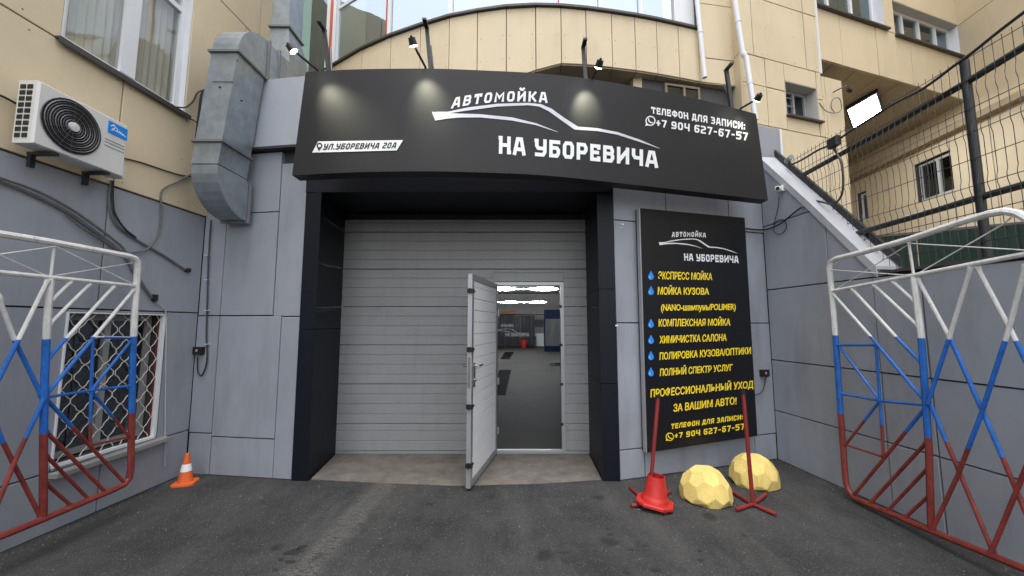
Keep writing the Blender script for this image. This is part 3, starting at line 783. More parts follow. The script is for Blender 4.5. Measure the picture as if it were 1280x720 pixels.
MB().box((1.7, 29.45, 1.45), (2.4, 29.6, 1.95)).build('mirror', mat('mirror_dark', (.1, .1, .12), .1, metal=.8), t)
t = thing('waste_bucket', 'red plastic bucket at the foot of the grey curtain', 'bucket', (.82, 27.2, 0))
mb = MB(); mb.lathe([(.16, .0), (.24, .5), (.26, .5), (.26, .53), (.22, .53)], (.82, 27.2, 0), 14); mb.build('tub', RED, t); MB().tube(smooth_path([(.58, 27.2, .5), (.82, 27.1, .62), (1.06, 27.2, .5)], 5), .012, 5).build('bail', BLACK, t)
for i, (P, lb_) in enumerate(((((-.50, 9.0), (-.145, 9.0), (-.02, 13.9), (-.46, 13.9)), 'long dark floor grating nearest the open small door'), (((-.56, 18.2), (-.11, 18.2), (.14, 22.9), (-.43, 22.9)), 'far dark floor grating before the grey curtain'))):
    t = thing('floor_grating', lb_, 'grating', (P[0][0], P[0][1], 0), 'floor gratings along the hall')
    MB().prism([(x, y, -.003) for x, y in P], (0, 0, .008)).build('frame', mat('grating_steel', (.010, .010, .010), .8, spec=.2), t)
    mb = MB()
    for k in range(30):
        u = (k + .5) / 30; xl = P[0][0] + (P[3][0] - P[0][0]) * u; xr = P[1][0] + (P[2][0] - P[1][0]) * u; y = P[0][1] + (P[3][1] - P[0][1]) * u
        mb.box((xl + .02, y - .02, .006), (xr - .02, y + .02, .014))
    mb.build('grating_bars', MATS['grating_steel'], t, kind='stuff')

c = atz(699, 456, .03); tag(MB().tube(smooth_path([c + Vector((.4 * math.cos(q * .9) * (1 - q * .04), .55 * math.sin(q * .9) * (1 - q * .04), q * .004)) for q in range(16)], 4), .02, 6).build('pressure_hose', CABLE, smooth=True), 'black pressure hose coiled on the hall floor by the right jamb', 'hose')
# ------------------------------------------------------------------ main sign (curved in plan)
SB = [(-2.07, 3.495), (-1.474, 3.425), (-.843, 3.40), (-.3, 3.425), (.301, 3.495), (1.016, 3.68), (1.95, 3.945), (2.887, 4.216)]
STP = [(-1.97, 3.452), (-1.508, 3.412), (-.791, 3.40), (-.3, 3.425), (.307, 3.475), (.953, 3.597), (1.9, 3.86), (2.788, 4.177)]
SZ0, SZ1 = 3.0, 4.0
def interp(P, x):
    Q = P
    if x <= Q[0][0]: a, b = Q[0], Q[1]
    elif x >= Q[-1][0]: a, b = Q[-2], Q[-1]
    else:
        for a, b in zip(Q, Q[1:]):
            if a[0] <= x <= b[0]: break
    return a[1] + (b[1] - a[1]) * (x - a[0]) / (b[0] - a[0])
def smooth_tab(P):
    """resample a plan polyline smoothly"""
    q = smooth_path([(a, b, 0) for a, b in P], 8); return [(v.x, v.y) for v in q]
SBs, STs = smooth_tab(SB), smooth_tab(STP)
def sign_y(x, z):
    t = (z - SZ0) / (SZ1 - SZ0); return interp(SBs, x) * (1 - t) + interp(STs, x) * t
def sign_proj(px, py, off=.004):
    d = ray(px, py); lo, hi = 1.0, 9.0
    f = lambda t: d.y * t - sign_y(d.x * t, EYE + d.z * t)
    for _ in range(40):
        m_ = (lo + hi) / 2
        if f(m_) > 0: hi = m_
        else: lo = m_
    p = Vector((0, 0, EYE)) + d * lo
    e = .05; tx = Vector((2 * e, sign_y(p.x + e, p.z) - sign_y(p.x - e, p.z), 0)).normalized()
    return p + Vector((tx.y, -tx.x, 0)) * off
ms = thing('shop_sign', 'long charcoal curved sign board over the gateway with white car wash lettering', 'sign', (0, 3.5, 3.0))
n = 48; vs = []; fs = []
for i in range(n + 1):
    u = i / n
    for z, T, k0, k1 in ((SZ0, SBs, -2.07, 2.887), (SZ1, STs, -1.97, 2.788)):
        x = k0 + (k1 - k0) * u; y = interp(T, x); vs += [(x, y, z), (x - .0 * x, y + .14, z)]
    if i:
        a = 4 * (i - 1); b = 4 * i
        fs += [(a, b, b + 2, a + 2), (a + 1, a + 3, b + 3, b + 1), (a, a + 1, b + 1, b), (a + 2, b + 2, b + 3, a + 3)]
fs += [(0, 2, 3, 1), (4 * n, 4 * n + 1, 4 * n + 3, 4 * n + 2)]
o = MB().add(vs, fs).build('sign_panel', SIGNM, ms, smooth=True)
SW = WHITE
f = quad_map((624, 170), (822, 189.5), (822, 210), (623.5, 192.3), bowt=1.4, bowb=1.4)
place_strokes('НА УБОРЕВИЧА', f, sign_proj, 'letter', SW, ms, .21)
f = quad_map((567.5, 122.5), (684, 115.8), (684, 128.8), (564, 135.8), bowt=4.2, bowb=4.6)
place_strokes('АВТОМОЙКА', f, sign_proj, 'letter', SW, ms, .2, .0, track=.26)
swoosh(lambda x, y: (x, y), sign_proj, ms, mat('silver_film', (.6, .61, .66), .35, var=.15, vscale=2.5))
place_strokes('ТЕЛЕФОН ДЛЯ ЗАПИСИ:', quad_map((813.5, 133.6), (931, 153.6), (931, 162.8), (814, 142), bowt=.4, bowb=.4), sign_proj, 'lettering', SW, ms, .2)
place_strokes('+7 904 627-67-57', quad_map((820, 149), (934.5, 166.3), (934, 176.3), (820, 158.2), bowt=.3, bowb=.3), sign_proj, 'lettering', SW, ms, .2)
phone_icon(812.8, 151.3, 5.6, sign_proj, SW, ms)
mb = MB(); Q = [(390.5, 191), (397.8, 177), (504, 175.3), (496, 188.2)]
vs = []; 
for i in range(13):
    u = i / 12; vs += [sign_proj(Q[1][0] + (Q[2][0] - Q[1][0]) * u, Q[1][1] + (Q[2][1] - Q[1][1]) * u, .004), sign_proj(Q[0][0] + (Q[3][0] - Q[0][0]) * u, Q[0][1] + (Q[3][1] - Q[0][1]) * u, .004)]
MB().add(vs, [(2 * i + 1, 2 * i + 3, 2 * i + 2, 2 * i) for i in range(12)]).build('address_plate', WHITE, ms)
place_strokes('УЛ.УБОРЕВИЧА 20А', quad_map((405.5, 180.0), (496.5, 178.2), (494.5, 185.6), (404, 187.6)), sign_proj, 'address_lettering', BLACK, ms, .21, .12, base=.0055)
mb = MB(); cx, cy = 399.8, 182.3
ring = [(cx + 2.9 * math.cos(q * math.pi / 6), cy + 2.9 * math.sin(q * math.pi / 6)) for q in range(12)]
v_, f_ = strip(ring, 1.5, True); mb.add([sign_proj(p.x, p.y, .006) for p in v_], f_)
mb.add([sign_proj(*p, .0068) for p in ((cx - 3.2, cy + 1.4), (cx - .6, cy + 6.8), (cx + 3.2, cy + 1.4), (cx, cy + 2.8))], [(0, 1, 2, 3)]); mb.build('pin_icon', BLACK, ms)
# struts that hold the sign and rise behind it
for bx, by, tx, ty in ((411, 85, 404, 35), (539, 86, 533, 33), (733, 98, 729.5, 57), (917, 132, 909, 86)):
    d = ray(bx, by); xx = d.x / d.y * 3.6; yb = sign_y(xx, SZ1) + .18
    b = aty(bx, by + 14, yb); tp = aty(tx, ty, yb)
    mb = MB(); mb.obox(b + Vector((-.018, 0, 0)), (.036, 0, 0), (0, .036, 0), tp - b)
    mb.tube([b + Vector((.03, .0, 0)), tp + Vector((.02, .12, -.12))], .012, 6)
    mb.obox(tp + Vector((-.02, -.10, -.01)), (.04, 0, 0), (0, .14, 0), (0, 0, .02))
    mb.build('strut', BLKM, ms)

# LED spotlights on arms
for i, (bx, by, hx, hy, tx, ty, lab) in enumerate(((395, 90, 367, 64, 428, 145, 'black arm spotlight at the far left end of the big sign'), (531, 88, 517, 57, 536, 127, 'black arm spotlight above the left half of the big sign, left of the car outline'),
                         (742, 104, 748, 84, 734, 132, 'black arm spotlight over the car outline on the big sign'), (928, 141, 946, 125, 926, 158, 'black arm spotlight over the phone number at the right end of the sign'))):
    b = sign_proj(bx, by, -.02); b.z = 4.0; k = ray(hx, hy)
    h = Vector((0, 0, EYE)) + k * ((b.y - .27) / k.y)
    t = thing('sign_spotlight', lab, 'spotlight', b, 'spotlights along the top of the big sign')
    MB().tube([b + Vector((0, .04, -.02)), b + Vector((0, 0, .03)), h + Vector((0, .05, .02))], .011, 8).build('arm', BLKM, t)
    tgt = sign_proj(tx, ty, 0); ax = (tgt - h).normalized()
    body = MB(); body.tube([h - ax * .06, h + ax * .0], [.030, .036], 14); body.tube([h - ax * .075, h - ax * .05], .012, 8); body.build('housing', BLKM, t)
    MB().tube([h + ax * .0005, h + ax * .006], .033, 14).build('lens', mat('led_lens', (1, 1, 1), emit=(1, .97, .93), est=14), t)
    L_ = bpy.data.lights.new('led', 'SPOT'); L_.energy = 9.5 if i < 3 else 2.6; L_.spot_size = R(60); L_.spot_blend = 1; L_.shadow_soft_size = .02; L_.color = (1, .98, .72)
    lo = bpy.data.objects.new('led', L_); COL.objects.link(lo); lo.location = h + ax * .02; lo.rotation_euler = (-ax).to_track_quat('Z', 'Y').to_euler()
    lo.parent = t; lo.matrix_parent_inverse = t.matrix_basis.inverted()

# ------------------------------------------------------------------ services board
sv = thing('services_board', 'tall black board listing car wash services in yellow, right of the gateway', 'sign', (2.1, 4.45, .25))
OFF = .10
q = [FR.px(*p, OFF) for p in ((801, 260), (931, 272), (947, 545), (810, 566))]
s0 = (q[0][0] + q[3][0]) / 2; s1 = (q[1][0] + q[2][0]) / 2; z1 = (q[0][1] + q[1][1]) / 2; z0 = (q[2][1] + q[3][1]) / 2
poly = [(a, z) for a, z in (q[3], q[2], q[1], q[0])]
mb = MB(); mb.prism([FR.pt(a, z, .002) for a, z in poly], FR.n * (OFF - .002), .004); mb.build('board', SIGN2, sv)
mb = MB(); mb.obox(FR.pt(poly[0][0] - .016, poly[0][1], .04), FR.d * .014, FR.n * .05, FR.pt(poly[3][0], poly[3][1]) - FR.pt(poly[0][0], poly[0][1])); mb.build('edge_trim', ALU, sv)
def vproj(px, py, off=.004):
    a, z = FR.px(px, py, OFF); return FR.pt(a, z, OFF + off)
fs_ = lambda x, y: (823 + (x - 540) * .349, 304.6 + (y - 145) * .349 - (x - 540) * .006)
swoosh(fs_, vproj, sv, WHITE)
place_strokes('АВТОМОЙКА', quad_map((839.8, 290.3), (882, 291.3), (882, 297), (839.4, 296.6), .8, .8), vproj, 'lettering', WHITE, sv, .2, track=.26)
place_strokes('НА УБОРЕВИЧА', quad_map((854.7, 316.8), (922.5, 320), (922.8, 329), (855, 325.7)), vproj, 'lettering', WHITE, sv, .2)
for s_, a, b, c, d in (('ЭКСПРЕСС МОЙКА', (822.4, 339.3), (889.5, 341.6), (889.8, 350), (822.4, 349)),
    ('МОЙКА КУЗОВА', (822, 358.8), (885.4, 360.2), (885.6, 368.3), (822, 368.2)), ('(NANO-шампунь/POLIMER)', (826, 380), (919, 379.4), (919, 387.2), (826, 388.4)),
    ('КОМПЛЕКСНАЯ МОЙКА', (823, 399), (912.3, 398.3), (912.3, 406.7), (823, 408.2)), ('ХИМИЧИСТКА САЛОНА', (824.2, 420), (907.6, 417.3), (907.6, 425.8), (824.2, 429.2)),
    ('ПОЛИРОВКА КУЗОВА/ОПТИКИ', (824.2, 440.7), (938, 433.9), (938, 442.3), (824.2, 449.7)), ('ПОЛНЫЙ СПЕКТР УСЛУГ', (824.7, 461), (915, 455.2), (915, 463), (824.7, 470)),
    ('ПРОФЕССИОНАЛЬНЫЙ УХОД', (813, 486.8), (941, 475.8), (941, 484.6), (813, 496.5)), ('ЗА ВАШИМ АВТО!', (841.5, 505.2), (919.8, 496), (920, 505), (841.5, 514.6))):
    place_font(s_, quad_map(a, b, c, d), vproj, 'lettering', YTXT, sv, bold=.006, slant=.05)
place_strokes('ТЕЛЕФОН ДЛЯ ЗАПИСИ:', quad_map((838.4, 529.7), (928, 518), (928, 524.3), (838.4, 536.2)), vproj, 'lettering', YTXT, sv, .2, .1)
place_strokes('+7 904 627-67-57', quad_map((843, 541.3), (930, 529), (930, 536.8), (843, 548)), vproj, 'lettering', YTXT, sv, .2)
phone_icon(837, 545.8, 4.6, vproj, YTXT, sv)
DB = mat('blue_drop', (.03, .25, .75), .4); DL = mat('pale_blue_drop', (.35, .62, .9), .4)
for cy in (344.5, 363.5, 404.5, 424.5, 444.7, 465):
    cx = 813.4; mb = MB()
    pts = [(cx, cy - 6.2)] + [(cx + 3.6 * math.sin(t), cy + 1.6 - 3.8 * math.cos(t)) for t in [R(a) for a in range(55, 306, 25)]]
    mb.add([vproj(*p) for p in pts], [tuple(range(len(pts)))[::-1]])
    mb.build('water_drop', DB, sv)
    MB().add([vproj(cx - 2.2 + a, cy + 1.0 + b, .0055) for a, b in ((0, 0), (.4, 2.2), (1.9, 3.3), (1.2, 1.8), (1.0, -.8))], [(0, 1, 2, 3, 4)]).build('drop_highlight', DL, sv)

# ------------------------------------------------------------------ curved bay of the main building
mbd = thing('main_building', 'cream panelled building with a curved glazed bay behind the sign', 'building', (0, 5, 4.3))
BZ0, BZ1 = 4.858, 5.602
TOP = [(-2.797, 5.637), (-2.3, 5.32), (-1.713, 5.016), (-1.182, 4.8), (-.815, 4.67), (-.465, 4.59), (-.092, 4.525), (.203, 4.50), (.55, 4.505), (.944, 4.545), (1.587, 4.652), (2.0, 4.745), (2.535, 4.884)]
TOPs = smooth_tab(TOP)
def bay_x(px):
    lo, hi = -3.0, 2.7; u = (px - 640) / F
    def pxof(x, z=BZ1):
        y = interp(TOPs, x); return 640 + F * x / (y * CP + (z - EYE) * SP)
    for _ in range(40):
        m_ = (lo + hi) / 2
        if pxof(m_) > px: hi = m_
        else: lo = m_
    return lo
jx = [-3.05, -2.79] + [bay_x(p) for p in (453, 489, 526, 562, 597, 633, 669.5, 701, 732, 764, 793, 820, 847)] + [2.535]
def zlow(x): return BZ0 if x > .65 else BZ0 - .30 * min(1, (.65 - x) / 1.0)
for a, b in zip(jx, jx[1:]):
    S = Surf((a, interp(TOPs, a) if a > -2.8 else 5.80), (b, interp(TOPs, b)))
    zb = BZ0 if a > .5 else BZ0 - .16
    m0 = MB(); m0.sbox(S, -.003, S.L + .003, max(zlow(a), zlow(b)), BZ1 - .004, -.16, -.022); m0.build('parapet_core', GREYD, mbd)
    panel(S, [(0, zlow(a)), (S.L, zlow(b)), (S.L, BZ1), (0, BZ1)], 'facade_board', YEL, mbd, off=-.02, depth=.024, gap=.010)
    screws(S, [.045, S.L - .045], [BZ0 + .06, 5.23, BZ1 - .05], mbd, off=.005)
    MB().obox(S.pt(-.004, BZ1, -.16), S.d * (S.L + .008), S.n * .20, (0, 0, .03)).build('coping', SILL, mbd)
# soffit boards under the bay, running back to the recessed strip of old windows
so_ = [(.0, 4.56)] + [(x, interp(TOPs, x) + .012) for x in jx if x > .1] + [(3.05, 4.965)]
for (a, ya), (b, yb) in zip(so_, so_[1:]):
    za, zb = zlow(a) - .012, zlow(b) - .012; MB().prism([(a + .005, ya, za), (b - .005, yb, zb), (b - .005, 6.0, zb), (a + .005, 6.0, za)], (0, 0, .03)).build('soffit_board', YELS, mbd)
MB().box((-3.0, 5.9, 4.2), (3.3, 6.05, 4.846)).build('recess_wall', mat('old_grey_panel', (.07, .07, .072), .7, dirt=.3, var=.1), mbd)
RS = Surf((1.72, 4.80), (3.06, 5.07)); RS.n = Vector((RS.d.y, -RS.d.x, 0))
MB().sbox(RS, 0, 1.36, 4.2, 4.846, -.3, 0).build('recess_wall', MATS['old_grey_panel'], mbd)
MB().box((1.60, 4.79, 4.2), (1.715, 5.9, 4.845)).build('recess_cheek', YEL, mbd)
a0 = RS.px(829, 115)[0]; a1 = RS.px(872, 115)[0]
window(RS, a0, a1, 4.28, 4.80, mbd, off=.01, fr=.03, mull=((a0 + a1) / 2 + .02,), m=BROWN, g=GLASSG, fd=.04)
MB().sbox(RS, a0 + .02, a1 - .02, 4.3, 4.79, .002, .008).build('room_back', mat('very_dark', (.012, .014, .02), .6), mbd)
for a in (.35, .85): MB().sbox(RS, a, a + .012, 4.2, 4.84, .0, .01).build('joint_strip', SILL, mbd)
# glazing of the bay, posts at the pixels of the photograph; red stripes on two of them
gp = [-2.79] + [bay_x(p) for p in (484, 562, 631, 702, 752, 803)] + [bay_x(846), 2.535]
GZ1 = 7.6
for i, (a, b) in enumerate(zip(gp, gp[1:])):
    S = Surf((a, interp(TOPs, a) + .07), (b, interp(TOPs, b) + .07))
    if b > 2.5:
        MB().sbox(S, .0, S.L, BZ1 + .03, GZ1, -.06, .01).build('end_post', PLAST, mbd); continue
    MB().sbox(S, .03, S.L - .03, BZ1 + .06, GZ1, -.02, -.01).build('glass_pane', GLASSB, mbd)
    mb = MB(); mb.sbox(S, -.028 if i else 0, .030, BZ1 + .03, GZ1, -.06, .015); mb.sbox(S, .03, S.L - .03, BZ1 + .03, BZ1 + .062, -.05, .006)
    mb.sbox(S, .03, S.L - .03, 6.62, 6.67, -.05, .006)
    mb.build('glazing_post', PLAST, mbd)
    if i == 1: MB().sbox(S, -.05, -.0285, BZ1 + .03, GZ1, -.03, .02).build('red_stripe', mat('red_stripe', (.42, .04, .03), .5), mbd)
    if i == 4: MB().sbox(S, -.036, -.0285, BZ1 + .03, GZ1, -.03, .02).build('red_stripe', MATS['red_stripe'], mbd)
MB().add([(x, interp(TOPs, x) + 1.1, z) for x in jx for z in (4.2, 9)], [(2 * i, 2 * i + 2, 2 * i + 3, 2 * i + 1) for i in range(len(jx) - 1)]).build('room_back', mat('green_dark_room', (.05, .065, .06), .9), mbd)
# flat glazing between the left wall and the bay
GS = Surf((-3.46, 5.78), (-2.80, 5.70)); GS.n = Vector((GS.d.y, -GS.d.x, 0))
am = GS.px(408, 60)[0]
mb = MB(); mb.sbox(GS, -.05, GS.L, 5.02, 5.09, -.05, .02); mb.sbox(GS, GS.L - .16, GS.L - .10, 4.2, 8, -.05, .02); mb.sbox(GS, GS.L - .055, GS.L, 4.2, 8, -.05, .02); mb.sbox(GS, -.05, .0, 4.2, 8, -.05, .02)
mb.build('glazing_post', PLAST, mbd)
MB().sbox(GS, GS.L - .098, GS.L - .057, 4.2, 8, -.04, .028).build('orange_stripe', mat('orange_stripe', (.55, .09, .03), .5), mbd)
GREEN_G = glass('green_glazing', .20, (.42, .52, .47))
for z0, z1 in ((4.2, 5.02), (5.09, 8)): MB().sbox(GS, 0, GS.L - .16, z0, z1, -.02, -.01).build('glass_pane', GREEN_G, mbd)
MB().sbox(GS, -.3, GS.L, 4.2, 8, -.9, -.88).build('room_back', mat('green_back', (.20, .24, .21), .9), mbd)
curtain(GS, .0, GS.L - .16, 5.1, 8, -.3, mbd, m=mat('pale_green_curtain', (.3, .34, .3), .9), amp=.02, lam=.12)
# flat facade right of the bay
TWo = Vector((3.06, 4.83, 0))
BF = Surf((2.535, 4.884), (3.07, 4.968)); BF.n = Vector((BF.d.y, -BF.d.x, 0))
wall_holes(BF, 0, BF.L + .1, BZ0 - .01, 9, [], -.3, -.022).build('wall', GREYD, mbd)
zj = [BZ0] + [BF.px(900, 74.5)[1], BF.px(893, 6.5)[1]] + [8.5]
grid_panels(BF, [0, BF.L], zj, [], 'facade_board', YEL, mbd, off=-.02, depth=.022, gap=.009)
screws(BF, [.05, BF.L - .05], [4.95, 5.25, 5.42, 5.9, 6.2], mbd, off=.004)

# ------------------------------------------------------------------ tower, bridge and wing on the right
TW = Surf((3.06, 4.83), (3.06 + .955, 4.83 + .296)); TW.n = Vector((TW.d.y, -TW.d.x, 0))
tw = thing('stair_tower', 'cream panelled tower right of the sign with one small deep window', 'tower', (4, 5.2, 0))
TH_ = [(.775, 1.40, 4.49, 4.99)]
# upper shaft and the wider lower storey
wall_holes(TW, .145, 1.50, 2.2, 9.5, TH_, -.42, -.022).build('wall', GREYD, tw)
wall_holes(TW, 1.50, 1.93, 2.2, 5.22, [], -.42, -.022).build('wall', GREYD, tw)
K = dict(off=-.02, depth=.024, gap=.012)
grid_panels(TW, [.0, .43, 1.50], [2.3, 3.3, 4.27, 4.83, 5.25], TH_, 'facade_board', YEL, tw, **K)
grid_panels(TW, [1.50, 1.57, 1.93], [2.3, 4.27, 5.22], TH_, 'facade_board', YEL, tw, **K)
grid_panels(TW, [.0, .24, 1.23, 1.50], [5.25, 6.13, 8.8], TH_, 'facade_board', YEL, tw, **K)
# return faces
SD = Surf((3.06, 4.83), (3.09, 5.7)); SD.n = Vector((-1, .03, 0)).normalized()
wall_holes(SD, .09, .87, 2.3, 9.5, [], -.1, -.022).build('wall', GREYD, tw)
panel(SD, rect(.0, .87, 2.3, 5.25), 'facade_board', YEL, tw, **K); panel(SD, rect(.0, .87, 5.25, 8.8), 'facade_board', YEL, tw, **K)
e1 = TW.pt(1.93, 0); TR = Surf((e1.x, e1.y), (e1.x + .5, e1.y + 6)); TR.n = Vector((1, -.08, 0)).normalized()
MB().sbox(TR, .0, 6, 2.0, 5.22, -.3, 0).build('side_wall', YEL, tw)
e2 = TW.pt(1.50, 0); TR2 = Surf((e2.x, e2.y), (e2.x + .5, e2.y + 6)); TR2.n = Vector((1, -.08, 0)).normalized()
MB().sbox(TR2, .0, 6, 5.22, 9.4, -.3, 0).build('side_wall', YEL, tw)
MB().sbox(TW, 1.485, 1.515, 5.24, 9, .0, .02).build('corner_trim', PLAST, tw)
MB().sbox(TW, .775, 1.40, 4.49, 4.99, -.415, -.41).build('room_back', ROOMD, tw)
window(TW, .79, 1.385, 4.5, 4.975, tw, off=-.20, fr=.035, mull=(1.13,), g=GLASSG, m=mat('grey_frame', (.35, .36, .38), .6))
for z in (4.62, 4.74, 4.86): MB().sbox(TW, .8, 1.12, z, z + .012, -.15, -.14).build('grille_bar', GREY, tw)
mat('dusty_white', (.5, .49, .46), .7, dirt=.2)
for _b in ((1.392, 1.40, 4.49, 4.99), (.775, .783, 4.49, 4.99), (.783, 1.392, 4.982, 4.99)): MB().sbox(TW, *_b, -.3, .003).build('reveal', MATS['dusty_white'], tw)
MB().sbox(TW, .76, 1.44, 4.463, 4.488, -.3, .05).build('sill', SILL, tw)
screws(TW, [.05, .38, .48, 1.0, 1.44, 1.53], [4.33, 4.77, 4.89, 5.2, 5.31, 5.7, 6.07, 6.2, 3.9], tw, off=.005, skip=TH_)
# tower camera with its coil
t = thing('wall_camera', 'small wired camera bracket on the right corner of the cream tower', 'camera', TW.pt(1.72, 4.95))
c0 = TW.pt(1.70, 4.98, .02)
MB().tube([c0, c0 + TW.n * .10, c0 + TW.n * .12 + TW.d * .1 + Vector((0, 0, .05))], .009, 6).build('arm', SILL, t)
p_ = c0 + TW.n * .12 + TW.d * .11; MB().tube([p_, p_ + TW.d * .07 - Vector((0, 0, .02))], .026, 10).build('body', BLKM, t)
MB().tube(smooth_path([TW.pt(1.42, 4.78, .01), TW.pt(1.50, 4.66, .03), TW.pt(1.66, 4.64, .05), TW.pt(1.80, 4.72, .05), TW.pt(1.78, 4.88, .05), TW.pt(1.66, 4.86, .04), TW.pt(1.62, 4.74, .03), TW.pt(1.70, 4.67, .02)], 4), .006, 5).build('coiled_wire', CABG, t)

BR = Surf((3.06, 4.93), (3.06 + .955, 4.93 + .296)); BR.n = Vector((BR.d.y, -BR.d.x, 0))
br = thing('bridge_block', 'cream upper storey spanning the passage, two strip windows', 'building', BR.pt(3.3, 5.6))
b1 = BR.px(1040, 0); sj = [1.50] + [BR.px(*p)[0] for p in ((1050, 40), (1096, 60), (1140, 80))] + [5.45]
w1r = BR.px(1107, 38)[0]; w2l = BR.px(1118, 42)[0]; w2r = BR.px(1202, 72)[0]
BH = [(1.55, w1r - .02, 6.45, 8.2), (w2l + .02, w2r, 6.40, 7.02)]
wall_holes(BR, 1.40, 5.50, 5.6, 9.6, BH, -.45, -.022).build('wall', GREYD, br)
grid_panels(BR, sj, [5.575, 6.42, 8.9], BH, 'facade_board', YEL, br, **K)
mb = MB()
for (a, b, z0, z1) in BH: mb.sbox(BR, a - .03, b + .05, z0 - .035, z0 - .008, -.3, .06)
mb.build('sill', SILL, br)
for (a, b, z0, z1) in BH:
    ms_ = [a + (b - a) * k for k in ((.33, .66) if z1 > 8 else (.25, .5, .76))]
    window(BR, a + .01, b - .01, z0 + .005, z1 - .01, br, off=-.17, fr=.05, mull=ms_, m=PLAST, g=glass('greenish_glass', .12, (.5, .6, .56)))
    MB().sbox(BR, b - .008, b, z0, z1, -.3, .003).build('reveal', PLAST, br)
    MB().sbox(BR, a, b - .01, z1 - .008, z1, -.3, .003).build('reveal_head', MATS['dusty_white'], br)
    MB().sbox(BR, a, b, z0, z1, -.445, -.44).build('blind', mat('teal_blind', (.30, .38, .36), .9), br)
# soffit of the passage in boards, lit panel lamp in it
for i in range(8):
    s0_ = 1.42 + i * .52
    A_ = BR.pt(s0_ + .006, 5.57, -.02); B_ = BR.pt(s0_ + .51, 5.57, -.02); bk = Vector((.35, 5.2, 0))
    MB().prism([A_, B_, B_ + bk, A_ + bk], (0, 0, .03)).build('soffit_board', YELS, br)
t = thing('ceiling_floodlight', 'glaring white square floodlight under the passage ceiling', 'floodlight', (6.6, 6.9, 5.55))
FP = [atz(1060, 138, 5.50), atz(1095, 118, 5.50), atz(1102, 140, 5.50), atz(1068, 160, 5.50)]
cc = sum(FP, Vector()) / 4
MB().prism([cc + (p - cc) * 1.15 for p in FP], (0, 0, .06)).build('housing', BLKM, t)
MB().prism([p + Vector((0, 0, -.004)) for p in FP], (0, 0, .003)).build('lens', mat('flood_lens', (1, 1, 1), emit=(.95, .97, 1), est=22), t)

WG = Surf((8.1, 6.5), (8.206, 7.5)); WG.n = Vector((-1, .106, 0)).normalized()
wg = thing('side_wing', 'long cream wing along the right side, barred window and narrow window', 'building', (8.2, 6.5, 0))
q = [WG.px(*p) for p in ((1143, 205), (1188, 192), (1190, 240), (1147, 253))]
WH = [(.36, 1.08, 4.05, 4.84), (2.30, 2.58, 4.05, 4.75)]
wall_holes(WG, -9, 6, 1.9, 10.5, WH, -.5, -.022).build('wall', GREYD, wg)
grid_panels(WG, [-9, -6.4, -3.6, -1.35, -.30, 2.0, 4, 6], [1.95, 3.42, 5.12], WH, 'facade_board', YEL, wg, **K)
grid_panels(WG, [-9, -6.4, -3.6, -1.35, .9, 3.4, 6], [5.12, 7.0, 8.8, 10.5], [], 'facade_board', YEL, wg, **K)
mb = MB(); mb.prism([WG.pt(-9, 5.10, 0), WG.pt(-9, 5.10, .16), WG.pt(-9, 5.20, .16), WG.pt(-9, 5.30, 0)], WG.d * 15); mb.build('ledge', mat('ledge_cream', (.34, .27, .17), .8, dirt=.5), wg)
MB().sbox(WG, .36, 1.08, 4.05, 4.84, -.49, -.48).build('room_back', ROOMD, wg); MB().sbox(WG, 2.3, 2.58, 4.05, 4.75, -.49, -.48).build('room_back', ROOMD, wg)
window(WG, .38, 1.06, 4.07, 4.82, wg, off=-.12, fr=.045, mull=(.68,), m=MATS['dusty_white'], g=GLASSG); window(WG, 2.32, 2.56, 4.07, 4.73, wg, off=-.12, fr=.035, g=GLASSG)
mb = MB()
for k in range(6): mb.tube([WG.pt(.74 + k * .055, 4.1, -.05), WG.pt(.74 + k * .055, 4.8, -.05)], .006, 5)
mb.build('window_bars', BLKM, wg)
MB().box((3.7, 11.5, 1.9), (9.5, 11.8, 9)).build('passage_end_wall', YEL, wg)

# downpipes
def pipe(pts, r, label, name='downpipe'):
    t = thing(name, label, 'downpipe', pts[-1], None)
    MB().tube(pts, r, 10).build('pipe', PLAST, t, smooth=True)
    mb = MB(); 
    for a, b in zip(pts, pts[1:]):
        n_ = max(1, int((b - a).length / .75))
        for k in range(n_):
            c = a + (b - a) * ((k + .4) / n_); d_ = (b - a).normalized(); MB().tube([c - d_ * .02, c + d_ * .02], r * 1.14, 10).build('pipe_clamp', PLAST, t, smooth=True)
y_ = 4.83
pipe([aty(868.5, -60, 4.80), aty(871.5, 2, 4.80), aty(881, 97, 4.80)], .030, 'white downpipe at the right end of the curved bay, open at its foot')
pipe([aty(911, -60, 4.73), aty(918.5, 0, 4.73), aty(928, 66, 4.73), aty(932.5, 72, 4.72), aty(944.5, 150, 4.72)], .032, 'white downpipe with a shoulder joint on the tower corner')

# ------------------------------------------------------------------ retaining wall on the right
rw = thing('retaining_wall', 'grey panelled retaining wall with a slanting white coping, right of the yard', 'wall', (3.3, 3.5, 0))
slope = lambda a: 3.70 + (2.085 - 3.70) * (a - .06) / (1.345 - .06)
def topz(a): return max(2.06, min(3.72, slope(a)))
fn1 = lambda a, z: (slope(a) - z) if True else 0
poly = [(-.02, 0), (5.4, 0), (5.4, 2.05), (1.36, 2.05), (.05, 3.69), (-.02, 3.69)]
mb = MB(); n_ = len(poly)
vs = [RW.pt(a, z, -.052) for a, z in poly] + [RW.pt(a, z, -.30) for a, z in poly]
mb.add(vs, [(0, 1, 2, 3), (0, 3, 4, 5), (6, 9, 8, 7), (6, 11, 10, 9)] + [(i, (i + 1) % 6, 6 + (i + 1) % 6, 6 + i) for i in range(6)]); mb.build('wall', GREYD, rw)
GR = dict(off=-.05)
RX = [.0, 1.29, 1.67, 2.9, 4.1, 5.4]
grid_panels(RW, RX, [0, .575, 1.175, 2.03], [], 'cladding_panel', GREY, rw, **GR)
